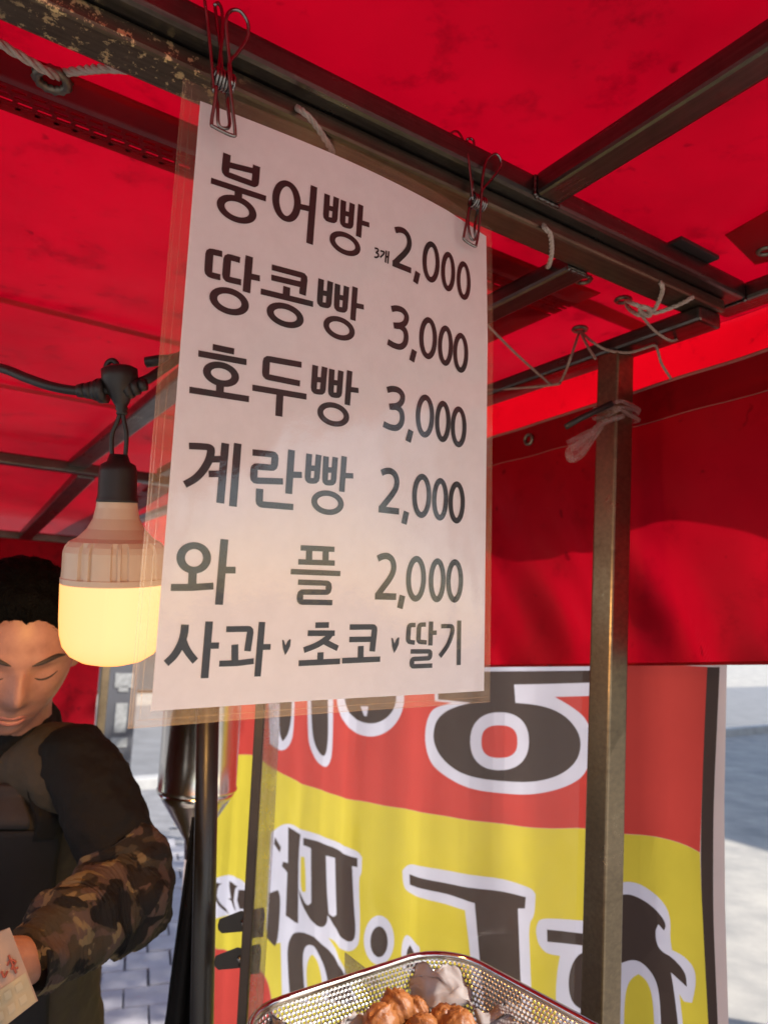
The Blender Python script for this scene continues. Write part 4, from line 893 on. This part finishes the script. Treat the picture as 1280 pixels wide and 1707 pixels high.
def clamp(x, y, label):
    d = (tp0-CAM).dot(fwd)-.012; c = at(x, y, d); root = empty('spring_clamp', tuple(c), label, 'clamp', 'black clamps on the thin pole')
    L = lambda dx, dy, dz=0: at(x+dx, y+dy, d+dz)
    for s_, nm in ((-1, 'upper_jaw'), (1, 'lower_jaw')):
        o_ = .006*s_
        pts = [(-43, 3), (-40, -8), (-4, -22), (8, -20), (12, 6), (10, 12), (-36, 16), (-42, 10)] if s_ < 0 else [(-2, 4), (8, -22), (34, -28), (36, -16), (33, 22), (8, 24), (2, 14), (-6, 10)]
        mb = MB(); n = len(pts); mb.add([L(a, b, -.006) for a, b in pts]+[L(a, b, .010) for a, b in pts], [tuple(range(n)), tuple(range(2*n-1, n-1, -1))]+[(i, (i+1) % n, n+(i+1) % n, n+i) for i in range(n)])
        mb.build(nm, 'black_plastic', root, bevel=.0012)
    MB().tube([L(0, -2, -.009), L(0, -2, .012)], .004, 12).build('pivot', 'wire', root, smooth=True)
clamp(406, 1540, 'upper of the two black clamps gripping the thin pole'); clamp(400, 1601, 'lower of the two black clamps gripping the thin pole')
# batter hopper: mirror cylinder with a funnel, bracketed to the black pole
hd_ = 1.30; hc = at(329, 1314, hd_); kk = hd_/F; hr = 64*kk
hop = empty('batter_hopper', tuple(hc-ez*.09), 'stainless steel batter hopper with a funnel base behind the black pole', 'hopper')
MB().lathe(hc, [(hr*1.02, -.003), (hr*1.03, 0), (hr, .004), (hr, .05), (hr*.985, .30), (hr*1.02, .302), (hr*1.02, .308), (hr*.96, .308), (hr*.96, .02)], 48, ez, capt=False, capb=False).build('cylinder', 'stainless', hop, smooth=True)
MB().lathe(hc-ez*.003, [(hr*1.0, 0), (hr*.85, -.018), (hr*.5, -.055), (hr*.24, -.082), (hr*.2, -.115)], 48, ez).build('funnel', 'stainless', hop, smooth=True)
bpat = bpt0+bpd*((hc.z+.16-bpt0.z)/bpd.z)
hcz = Vector((hc.x, hc.y, hc.z+.16)); dn = (bpat-hcz).normalized()
MB().box((hcz+dn*hr*.9+bpat)/2, (dn, dn.cross(ez), ez), ((bpat-(hcz+dn*hr*.9)).length/2, .008, .015)).build('bracket', 'black_plastic', hop, bevel=.002)
# black cloth draped from the pole
ck = MB()
def clothp(u, v):
    xl = 322-58*v**1.05; xr = 330+2*v; y = 1362+420*v
    return at(xl+(xr-xl)*u, y, 1.14+.02*math.sin(u*9+v*2)*v+.035*u*(1-u))
ck.grid(clothp, 24, 30); bc = ck.build('hanging_cloth', 'black_cloth', None, smooth=True, solid=.004); tag(bc, 'black cloth hanging in a widening fold left of the black pole', 'cloth')
# red inner cloth strip between cloth and pole
rc = MB().grid(lambda u, v: at(310+6*u-4*v, 1585+200*v, 1.22+.004*u), 3, 12).build('red_strip', 'tarp', None, smooth=True, solid=.002); tag(rc, 'narrow red cloth strip showing between the black cloth and the pole', 'cloth')

# ================================================================== TRAY OF WALNUT CAKES
ZR = 1.20; tcor = onz(742, 1592, ZR)
la, lbv = .30, .40
pL, pR = onz(432, 1697, ZR), onz(1000, 1712, ZR)
tx = (pL-tcor).normalized(); ty = (pR-tcor); ty = (ty-tx*ty.dot(tx)).normalized()
ctr_ = tcor + (tx*la/2+ty*lbv/2) - (tx+ty)*.018
def rrect(hx, hy, r, n=8):
    P = []
    for sx, sy, a in ((1, 1, 0), (-1, 1, 90), (-1, -1, 180), (1, -1, 270)):
        for k in range(n+1): t = R(a+90*k/n); P.append((sx*(hx-r)+r*math.cos(t), sy*(hy-r)+r*math.sin(t)))
    return P
tray = empty('wire_tray', (ctr_.x, ctr_.y, ZR-.062), 'shiny perforated steel tray with a rolled rim holding walnut cakes', 'tray')
TP = lambda x, y, z: Vector((ctr_.x, ctr_.y, 0))+tx*x+ty*y+ez*z
rim = rrect(la/2, lbv/2, .062); MB().tube([TP(x, y, ZR) for x, y in rim], .0042, 12, closed=True).build('rim', 'rim_steel', tray, smooth=True)
prof = [(1.0, ZR-.001), (.985, ZR-.012), (.965, ZR-.032), (.945, ZR-.052), (.91, ZR-.0605)]
mb = MB(); n = len(rim); rings = []
for f_, z in prof: rings.append([TP(x*f_, y*f_, z) for x, y in rim])
mb.v = [p for rg in rings for p in rg]; mb.f = [(i*n+k, i*n+(k+1) % n, (i+1)*n+(k+1) % n, (i+1)*n+k) for i in range(len(prof)-1) for k in range(n)]
wallo = mb.build('perforated_wall', 'perforated_steel', tray, smooth=True)
per = [0]
for k in range(n): per.append(per[-1]+((Vector(rim[(k+1) % n])-Vector(rim[k])).length))
hts = [0, .012, .032, .052, .063]; uvl = wallo.data.uv_layers.new(name='UVMap')
for pl in wallo.data.polygons:
    ks = [wallo.data.loops[l].vertex_index % n for l in pl.loop_indices]; wrap = (n-1 in ks and 0 in ks)
    for l in pl.loop_indices:
        vi = wallo.data.loops[l].vertex_index; i, k = divmod(vi, n); uvl.data[l].uv = (per[n] if (wrap and k == 0) else per[k], hts[i])
flr = MB(); flr.v = [TP(x*.91, y*.91, ZR-.0605) for x, y in rim]; flr.f = [tuple(range(n))]; fo = flr.build('perforated_floor', 'perforated_steel', tray)
uvl = fo.data.uv_layers.new(name='UVMap')
for pl in fo.data.polygons:
    for l in pl.loop_indices: vi = fo.data.loops[l].vertex_index; uvl.data[l].uv = (rim[vi][0], rim[vi][1])
# counter under the tray
cn = empty('counter', (ctr_.x, ctr_.y, 0), 'steel counter box under the tray of walnut cakes', 'counter')
MB().box(TP(.02, .02, .5645), (tx, ty, ez), (la/2-.06, lbv/2-.05, .5645)).build('cabinet', 'stainless', cn, bevel=.006)
MB().box(TP(.02, .02, 1.1325), (tx, ty, ez), (la/2-.052, lbv/2-.042, .0035)).build('top', 'rim_steel', cn, bevel=.002)
# paper liner
def linerz(x, y): return ZR-.052+.010*noise3((x*22, y*22, 3))+.008*abs(noise3((x*9+2, y*9, 7)))
ln_ = empty('paper_liner', tuple(TP(0, 0, ZR-.055)), 'crumpled pale baking paper lining the steel tray', 'paper')
MB().grid(lambda u, v: TP((u-.5)*la*.80, (v-.5)*lbv*.80, linerz(u, v)), 30, 24).build('base_sheet', 'liner', ln_, smooth=True, solid=.0006)
def fold_sheet(pts_px, dz, seed, nu=12, nv=10):
    """curled paper flap through four photo corners with their heights"""
    C4 = [onz(x, y, z) for x, y, z in pts_px]
    def fn(u, v):
        p = C4[0].lerp(C4[1], u).lerp(C4[3].lerp(C4[2], u), v); k = math.sin(math.pi*u)*.6+.4
        return p+ez*(dz*math.sin(math.pi*v)*k)+Vector((noise3((u*3, v*3, seed)), noise3((u*3, v*3, seed+5)), noise3((u*3, v*3, seed+9))))*.010+Vector((0, 0, 1))*(.006*abs(noise3((u*7, v*5, seed+2))))
    MB().grid(fn, nu, nv).build('curled_flap', 'liner', ln_, smooth=True, solid=.0006)
fold_sheet(((692, 1607, ZR-.008), (762, 1612, ZR-.010), (800, 1690, ZR-.040), (676, 1676, ZR-.040)), .003, 1, 24, 20)
fold_sheet(((800, 1690, ZR-.035), (850, 1680, ZR-.03), (940, 1730, ZR-.05), (780, 1730, ZR-.05)), .010, 2)
fold_sheet(((560, 1712, ZR-.035), (612, 1690, ZR-.032), (640, 1730, ZR-.05), (540, 1740, ZR-.05)), .010, 3)
fold_sheet(((446, 1690, ZR-.012), (474, 1712, ZR-.012), (470, 1760, ZR-.04), (440, 1740, ZR-.04)), .006, 4)
cakes = [(662, 1668, .0255, -.024, 'walnut cake farthest back in the tray with a wrinkled ridge'), (636, 1692, .0255, -.030, 'leftmost golden walnut cake in the tray'), (690, 1674, .0225, -.030, 'walnut cake touching the right side of the farthest back one'),
         (742, 1690, .0235, -.032, 'dark brown walnut cake in the middle of the tray by the paper'), (765, 1700, .0235, -.028, 'rightmost walnut cake in the tray below the paper flap'), (706, 1706, .0235, -.034, 'walnut cake in the front of the tray between the golden and dark ones')]
for ci, (x, y, r_, dz, lab) in enumerate(cakes):
    c = onz(x, y+16, ZR+dz); r_ *= .92; mb = MB(); nu, nv = 40, 24; rr_ = random.Random(ci); ax = Vector((rr_.uniform(-1, 1), rr_.uniform(-1, 1), .3)).normalized()
    def fn(u, v):
        th, ph = 2*math.pi*u, math.pi*v; d = Vector((math.sin(ph)*math.cos(th), math.sin(ph)*math.sin(th), math.cos(ph)))
        seam = abs(d.dot(ax)); q = d*9+Vector((ci*3.1, 0, 0)); wr = abs(noise3(q*.45))*.15+abs(noise3(q*.9))*.06
        return c + d*r_*(.92+.14*math.exp(-(seam/.09)**2)-.05*math.exp(-((seam-.2)/.08)**2)+wr-.10)
    mb.grid(fn, nu, nv); o = mb.build('walnut_cake', 'cake', None, smooth=True); tag(o, lab, 'cake', 'walnut cakes in the tray')
    bm = bmesh.new(); bm.from_mesh(o.data); bmesh.ops.remove_doubles(bm, verts=bm.verts, dist=1e-5); bm.to_mesh(o.data); bm.free()
# small clear card standing behind the tray
cdp = [at(575, 1588, .93), at(575, 1640, .93), at(640, 1640, .90), at(606, 1612, .91)]
cc = MB().add(cdp, [(0, 1, 2, 3)]).build('clear_card', 'vinyl_fold', None, solid=.0015); tag(cc, 'corner of a small clear plastic card behind the steel tray', 'card')
# ================================================================== THE MAN AT THE GRIDDLE
hf = Vector((.53, -.848, 0)).normalized(); HP = R(27)            # face direction in plan, head pitched down
hx = Vector((-hf.y, hf.x, 0))                                     # his left = right in the picture
hy = (hf*math.cos(HP)-ez*math.sin(HP)).normalized(); hz = hx.cross(hy)*1.0
if hz.z < 0: hz = -hz
HC = at(27, 1080, 1.02)
def HL(x, y, z): return HC + hx*x + hy*y + hz*z
G = lambda x, y, sx, sy: math.exp(-(x/sx)**2-(y/sy)**2)
def head_r(d):
    """point on the head for a unit direction d (x left, y forward, z up)"""
    x, y, z = d.x*.076, d.y*.094, d.z*.118
    if z < 0:
        t = min(1, -z/.118); x *= 1-.34*t**1.6; y = y*(1-.12*t)+.020*t*t if y > 0 else y*(1-.30*t)
    if y > 0:
        f = y/.094; ax = abs(x)
        y *= 1-.06*f                                                       # flatter face
        y += f*(.024*G(x, z+.020, .0125, .020)+.010*G(x, z-.002, .009, .022)+.004*G(x, z-.05, .05, .03))   # nose, bridge, forehead
        y += f*(.005*G(x, z+.030, .022, .010))                              # nostrils
        y -= f*(.0125*G(ax-.033, z-.008, .018, .012))                       # eye sockets
        y += f*(.0062*G(ax-.033, z-.004, .0125, .0075))                     # lids
        y += f*(.0065*G(ax-.032, z-.028, .026, .008))                       # brow ridge
        y += f*(.006*G(ax-.045, z+.030, .022, .024))                        # cheeks
        y += f*(.0065*G(x, z+.058, .022, .006)+.0070*G(x, z+.071, .020, .006)-.004*G(x, z+.0645, .024, .0028)-.004*G(x, z+.085, .03, .008)+.007*G(x, z+.103, .022, .014))
    return x, y, z
def head_mb(fn=None, n=110, m=90, k=1.0):
    mb = MB()
    def f(u, v):
        th, ph = 2*math.pi*u, math.pi*v; d = Vector((math.sin(ph)*math.sin(th), math.sin(ph)*math.cos(th), math.cos(ph)))
        x, y, z = head_r(d); return HL(x*k, y*k, z*k)
    mb.grid(f, n, m); return mb
shL, elL, wrL, haL = at(128, 1262, 1.05), at(216, 1485, .955), at(40, 1603, .80), at(-32, 1622, .755)
neckb = at(16, 1262, 1.13); chest = at(0, 1390, 1.17); pel = at(0, 1800, 1.19)
shR, elR, wrR, haR = at(-150, 1262, 1.16), at(-255, 1480, 1.10), at(-150, 1600, .90), at(-90, 1630, .83)
bl_ = (shL-shR); bl_.z = 0; bl_.normalize(); bf_ = Vector((bl_.y, -bl_.x, 0))
if bf_.dot(CAM-pel) < 0: bf_ = -bf_
hipL, hipR = pel+bl_*.085-ez*.03, pel-bl_*.085-ez*.03
kneeL, kneeR = hipL+bf_*.03-ez*(hipL.z-.49), hipR+bf_*.03-ez*(hipR.z-.49)
ankL, ankR = Vector((kneeL.x, kneeL.y, .09))-bf_*.02, Vector((kneeR.x, kneeR.y, .09))-bf_*.02
SPINE = [pel-ez*.08, pel, pel.lerp(chest, .35), pel.lerp(chest, .7), chest, chest.lerp(neckb, .5), chest.lerp(neckb, .82), neckb]
WID = [.150, .158, .148, .155, .170, .168, .120, .062]; DEP = [.105, .112, .105, .110, .118, .108, .085, .058]
def torso_pt(h, a, off=0):
    """h 0..1 up the spine, a = angle from the front (positive to his left)"""
    t = h*(len(SPINE)-1); i = min(int(t), len(SPINE)-2); f = t-i; f = f*f*(3-2*f)
    c = SPINE[i].lerp(SPINE[i+1], t-i); w_ = WID[i]+(WID[i+1]-WID[i])*f+off; d_ = DEP[i]+(DEP[i+1]-DEP[i])*f+off
    ca, sa_ = math.cos(a), math.sin(a); p = 2.5
    return c + bl_*(w_*math.copysign(abs(sa_)**(2/p), sa_)) + bf_*(d_*math.copysign(abs(ca)**(2/p), ca))
def torso_mb(mb, off):
    n, m = 40, 40; vs = [torso_pt(j/m, 2*math.pi*i/n, off) for j in range(m+1) for i in range(n)]
    fs = [(j*n+i, j*n+(i+1) % n, (j+1)*n+(i+1) % n, (j+1)*n+i) for j in range(m) for i in range(n)]+[tuple(range(n-1, -1, -1)), tuple(m*n+i for i in range(n))]
    return mb.add(vs, fs)
def limb(mb, pts, rs, n=20, sub=6):
    P = catmull(pts, sub); Q = []
    for k in range(len(P)):
        t = k/sub; i = min(int(t), len(rs)-2); f = t-i; Q.append(rs[i]+(rs[i+1]-rs[i])*f)
    mb.tube(P, Q, n); 
    for p_, r_ in ((P[0], Q[0]), (P[-1], Q[-1])):      # rounded ends
        mb.lathe(p_, [(r_*math.sin(math.pi*k/10)+1e-4, -r_*math.cos(math.pi*k/10)) for k in range(11)], 16)
def hand(mb, wr, ha, grip_dir, up_, sgn):
    f = (ha-wr).normalized(); s_ = grip_dir.normalized(); u = up_
    mb.tube([wr, wr.lerp(ha, .5), ha, ha+f*.025], [.026, .030, .036, .026], 14)
    for k in range(4):
        b = ha+f*.022+u*(.027-.018*k); L = (.030, .034, .032, .025)[k]; r_ = (.0088, .0092, .0088, .0078)[k]
        d1 = (f*.9+s_*.25).normalized(); d2 = (f*.45+s_*.9).normalized(); d3 = (f*-.15+s_).normalized()
        p1 = b+d1*L; p2 = p1+d2*L*.75; p3 = p2+d3*L*.55
        limb(mb, [b-f*.02, b, p1, p2, p3], [r_*1.1, r_*1.1, r_, r_*.92, r_*.8], 10, 4)
    t0 = wr.lerp(ha, .55)+u*.026; limb(mb, [t0, t0+u*.018+f*.024+s_*.008, t0+u*.020+f*.048+s_*.018, t0+u*.012+f*.068+s_*.026], [.013, .0115, .010, .008], 10, 4)
man = empty('person', (pel.x, pel.y, 0), 'man in black with camouflage arm sleeves, head bowed over a paper bag', 'person')
def remesh(o, vox, sm=4, f=.5):
    md = o.modifiers.new('skin', 'REMESH'); md.mode = 'VOXEL'; md.voxel_size = vox; md.use_smooth_shade = True
    if sm: s_ = o.modifiers.new('soft', 'SMOOTH'); s_.iterations = sm; s_.factor = f
    return o
def creases(o, size, strength, typ='CLOUDS'):
    tx_ = bpy.data.textures.new('creases', typ); tx_.noise_scale = size
    if typ == 'CLOUDS': tx_.noise_depth = 3
    md = o.modifiers.new('creases', 'DISPLACE'); md.texture = tx_; md.strength = strength; md.mid_level = .5; md.texture_coords = 'LOCAL'; return o
bm_ = head_mb(); torso_mb(bm_, -.012)
limb(bm_, [neckb-ez*.05, neckb.lerp(HC, .45)-hf*.012, HC-hz*.03-hy*.02], [.066, .056, .056])
for (s_, e_, w_) in ((shL, elL, wrL), (shR, elR, wrR)): limb(bm_, [chest.lerp(s_, .6), s_-ez*.01, e_, w_], [.03, .040, .034, .026])
hand(bm_, wrL, haL, (fwd*-.2-upv*.9+rgt*-.3), (upv*.35-fwd*.9).normalized(), 1); hand(bm_, wrR, haR, (rgt*.8-upv*.5), upv, -1)
for (h_, k_2, a_) in ((hipL, kneeL, ankL), (hipR, kneeR, ankR)): limb(bm_, [h_, k_2, a_, a_+bf_*.12-ez*.045], [.082, .055, .042, .03])
for s_ in (-1, 1):      # ears
    ec = HL(.0745*s_, -.004, -.004); bm_.lathe(ec, [(.004, -.026), (.012, -.020), (.015, 0), (.014, .014), (.008, .026)], 12, hz+hy*-.15)
body = remesh(bm_.build('body', 'skin', man, smooth=True), .0036, 3, .4)
def face_strip(name, pts, r, mat, lift=.001):
    P = []
    for x, z in pts:
        # find the face point at (x, z)
        best = None
        for it in range(60):
            d = Vector((x/.076, 0, z/.118)); yy = math.sqrt(max(0, 1-d.x**2-d.z**2)); d.y = yy; break
        for it in range(12):
            X, Yq, Z = head_r(d.normalized()); d.x += (x-X)/.076*.7; d.z += (z-Z)/.118*.7; d.y = math.sqrt(max(.01, 1-min(.98, d.x**2+d.z**2)))
        X, Yq, Z = head_r(d.normalized()); P.append(HL(X, Yq+lift, Z))
    P2 = catmull(P, 5); n = len(P2); rs = [r*max(.25, math.sin(math.pi*min(1, max(0, (k+.6)/(n+.2))))**.6) for k in range(n)]
    return MB().tube(P2, rs, 8).build(name, mat, man, smooth=True)
for s_ in (-1, 1):
    face_strip('eyebrow', [(.012*s_, .024), (.026*s_, .029), (.042*s_, .031), (.055*s_, .025)], .0034, 'brow', -.001)
    face_strip('eyelid', [(.018*s_, .0025), (.027*s_, -.0015), (.038*s_, -.001), (.048*s_, .0035)], .0014, 'brow', -.0002)
face_strip('lip', [(-.022, -.0645), (-.010, -.060), (0, -.0612), (.010, -.060), (.022, -.0645)], .0036, 'lip', -.0016)
face_strip('lip', [(-.019, -.066), (-.008, -.0705), (.008, -.0705), (.019, -.066)], .0042, 'lip', -.0018)
# hair: short cap, close at the sides
hm = MB(); sst = lambda a, b, x: (lambda t: t*t*(3-2*t))(min(1, max(0, (x-a)/(b-a))))
def hairline(th):                                    # height of the hairline round the head, th = angle from the face
    t = abs((th+math.pi) % (2*math.pi)-math.pi)
    return .062+.004*math.sin(t*7)-.010*sst(.45, .75, t)-.045*sst(.80, 1.05, t)-.062*sst(1.5, 1.9, t)
def hair_p(th, ph, lift):
    d = Vector((math.sin(ph)*math.sin(th), math.sin(ph)*math.cos(th), math.cos(ph))); x, y, z = head_r(d)
    e = sst(0, .030, z-hairline(th)-.004*noise3((th*9, 0, 3))); t = abs((th+math.pi) % (2*math.pi)-math.pi)
    thick = .015*sst(.05, .10, z)+.004; k = (lift*thick+.0035*noise3((d.x*8, d.y*8, d.z*8)))*e-.006*(1-e)
    q = Vector((x, y, z)); n = Vector((x/.076**2, y/.094**2, z/.118**2)).normalized(); return q+n*k, n, e
hm.grid(lambda u, v: HL(*hair_p(2*math.pi*u, math.pi*.72*v, .8)[0]), 120, 70)
rh = random.Random(5)
for k in range(7000):
    th = rh.uniform(0, 2*math.pi); ph = math.acos(1-rh.random()*1.5)
    q, n, e = hair_p(th, ph, .7)
    if e < .12: continue
    L_ = (.007+.010*sst(.03, .09, q.z))*rh.uniform(.6, 1.2)*(.4+.6*e)
    g_ = (n*.28+Vector((rh.gauss(0, .12), .9*sst(.02, .09, q.z)+rh.gauss(0, .12), -.9*(1-sst(.0, .08, q.z))+.2))).normalized(); w_ = g_.cross(n).normalized()*.0006
    hm.add([HL(*(q-w_)), HL(*(q+w_)), HL(*(q+g_*L_))], [(0, 1, 2)])
hm.build('hair', 'hair', man, smooth=True, normals=False)
# jacket, camouflage sleeves, vest, apron
jm = MB(); torso_mb(jm, .004); limb(jm, [neckb-ez*.02, neckb+(HC-neckb)*.22], [.078, .072], sub=3)
for (s_, e_, w_) in ((shL, elL, wrL), (shR, elR, wrR)): limb(jm, [neckb.lerp(s_, .50)-ez*.03, s_-ez*.006, s_.lerp(e_, .5)+(e_-chest)*.04, e_, e_.lerp(w_, .35)], [.044, .053, .054, .050, .044])
creases(remesh(jm.build('jacket', 'black_cloth', man, smooth=True), .005, 6), .05, .020)
for (s_, e_, w_, sg) in ((shL, elL, wrL, 1), (shR, elR, wrR, -1)):
    st = s_.lerp(e_, .72)+(e_-chest)*.015; pts = [st, e_+(e_-chest)*.02, e_.lerp(w_, .35), e_.lerp(w_, .7), w_]; P = catmull(pts, 12)
    rad = [.054, .058, .058, .050, .036]; mb = MB(); rs = []
    for k in range(len(P)):
        t = k/12; i = min(int(t), 3); rs.append((rad[i]+(rad[i+1]-rad[i])*(t-i))*(1+.035*math.sin(k*.9+sg)+.03*math.sin(k*.41)))
    mb.tube(catmull(P, 3), [rs[min(k//3, len(rs)-1)] for k in range(3*(len(P)-1)+1)], 60); cm = creases(mb.build('camouflage_sleeve', 'camouflage', man, smooth=True), .045, .020)
    for v in cm.data.vertices:
        q = v.co*1.0; v.co = v.co+Vector((noise3(q*28), noise3(q*28+Vector((5, 0, 0))), noise3(q*28+Vector((0, 7, 0)))))*.007
vm = MB(); torso_mb(vm, .014)
for s_ in (shL, shR): limb(vm, [neckb.lerp(s_, .30)-ez*.03, neckb.lerp(s_, .62)-ez*.012, neckb.lerp(s_, .88)-ez*.022], [.064, .065, .060], sub=5)
creases(remesh(vm.build('vest', 'olive_cloth', man, smooth=True), .005, 6), .07, .016)
MB().grid(lambda u, v: torso_pt(.06+.63*v, R(-30+97*u), .027+.003*noise3((u*6, v*6, 4))), 30, 30).build('apron_bib', 'apron_cloth', man, smooth=True, solid=.003)
MB().grid(lambda u, v: torso_pt(.0+.16*v, R(-88+176*u), .030), 40, 8).build('apron_skirt', 'apron_cloth', man, smooth=True, solid=.003)
for a0 in (51, -28): MB().grid(lambda u, v: torso_pt(.66+.31*v, R(a0+14*u), .029+.030*v*v), 4, 20).build('apron_strap', 'black_cloth', man, smooth=True, solid=.004)
MB().grid(lambda u, v: torso_pt(.70+.20*v, R(22+26*u), .026), 14, 10).build('chest_pocket', 'pocket_cloth', man, smooth=True, solid=.003)
tm = MB()
for (h_, k_2, a_) in ((hipL, kneeL, ankL), (hipR, kneeR, ankR)): limb(tm, [h_+ez*.06, h_, k_2, a_], [.098, .100, .072, .060])
tm.tube([pel-ez*.10, pel+ez*.06], [.15, .155], 24); remesh(tm.build('trousers', 'trouser_cloth', man, smooth=True), .009, 4)
for a_ in (ankL, ankR):
    sm = MB(); limb(sm, [a_-bf_*.05-ez*.045, a_-ez*.04+bf_*.05, a_+bf_*.15-ez*.05], [.042, .044, .034]); sm.lathe(a_-ez*.05, [(.045, 0), (.047, .08)], 16); remesh(sm.build('shoe', 'shoe', man, smooth=True), .006, 3)
# paper bag in his hand
bg = empty('paper_bag', tuple(at(-20, 1700, .735)), 'printed brown paper bag held by the man at the lower left', 'bag')
def bagp(u, v, d=.735): 
    A, B = (-78, 1590), (17, 1546); D, C = (-64, 1768), (64, 1668)
    x = (A[0]*(1-u)+B[0]*u)*(1-v)+(D[0]*(1-u)+C[0]*u)*v; y = (A[1]*(1-u)+B[1]*u)*(1-v)+(D[1]*(1-u)+C[1]*u)*v
    return at(x, y, d-.016*math.sin(math.pi*u)*(.3+v*.7)+.002*noise3((u*4, v*4, 1)))
def bagb(u, v): return bagp(u, v, .745)+fwd*(.022*math.sin(math.pi*u)*(.3+v*.7))
MB().grid(bagp, 20, 20).build('front', 'bag_paper', bg, smooth=True); MB().grid(bagb, 20, 20).build('back', 'bag_paper', bg, smooth=True)
for (u0, u1, v0, v1) in ((0, 0, 0, 1), (1, 1, 0, 1), (0, 1, 1, 1)):
    MB().grid(lambda u, v: bagp(u0+(u1-u0)*u, v0+(v1-v0)*u).lerp(bagb(u0+(u1-u0)*u, v0+(v1-v0)*u), v), 20, 2).build('gusset', 'bag_paper', bg, smooth=True)
MB().grid(lambda u, v: bagp(.01+.98*u, .60+.39*v)-fwd*.0012, 20, 10).build('print_panel', 'bag_print', bg, smooth=True)
for i in range(5):
    for j in range(2): MB().grid(lambda u, v: bagp(.20+.155*i+.09*u, .66+.16*j+.09*v)-fwd*.002, 4, 4).build('print_mark', 'bag_mark', bg, smooth=True)
mk = MB()
for s_ in (((.80, .40), (.86, .36), (.92, .42), (.84, .46), (.93, .50)), ((.70, .42), (.72, .50), (.78, .46)), ((.86, .30), (.88, .54))):
    mk.tube(catmull([bagp(u, v)-fwd*.0015 for u, v in s_], 5), .0011, 5)
mk.build('lettering', 'bag_ink', bg)
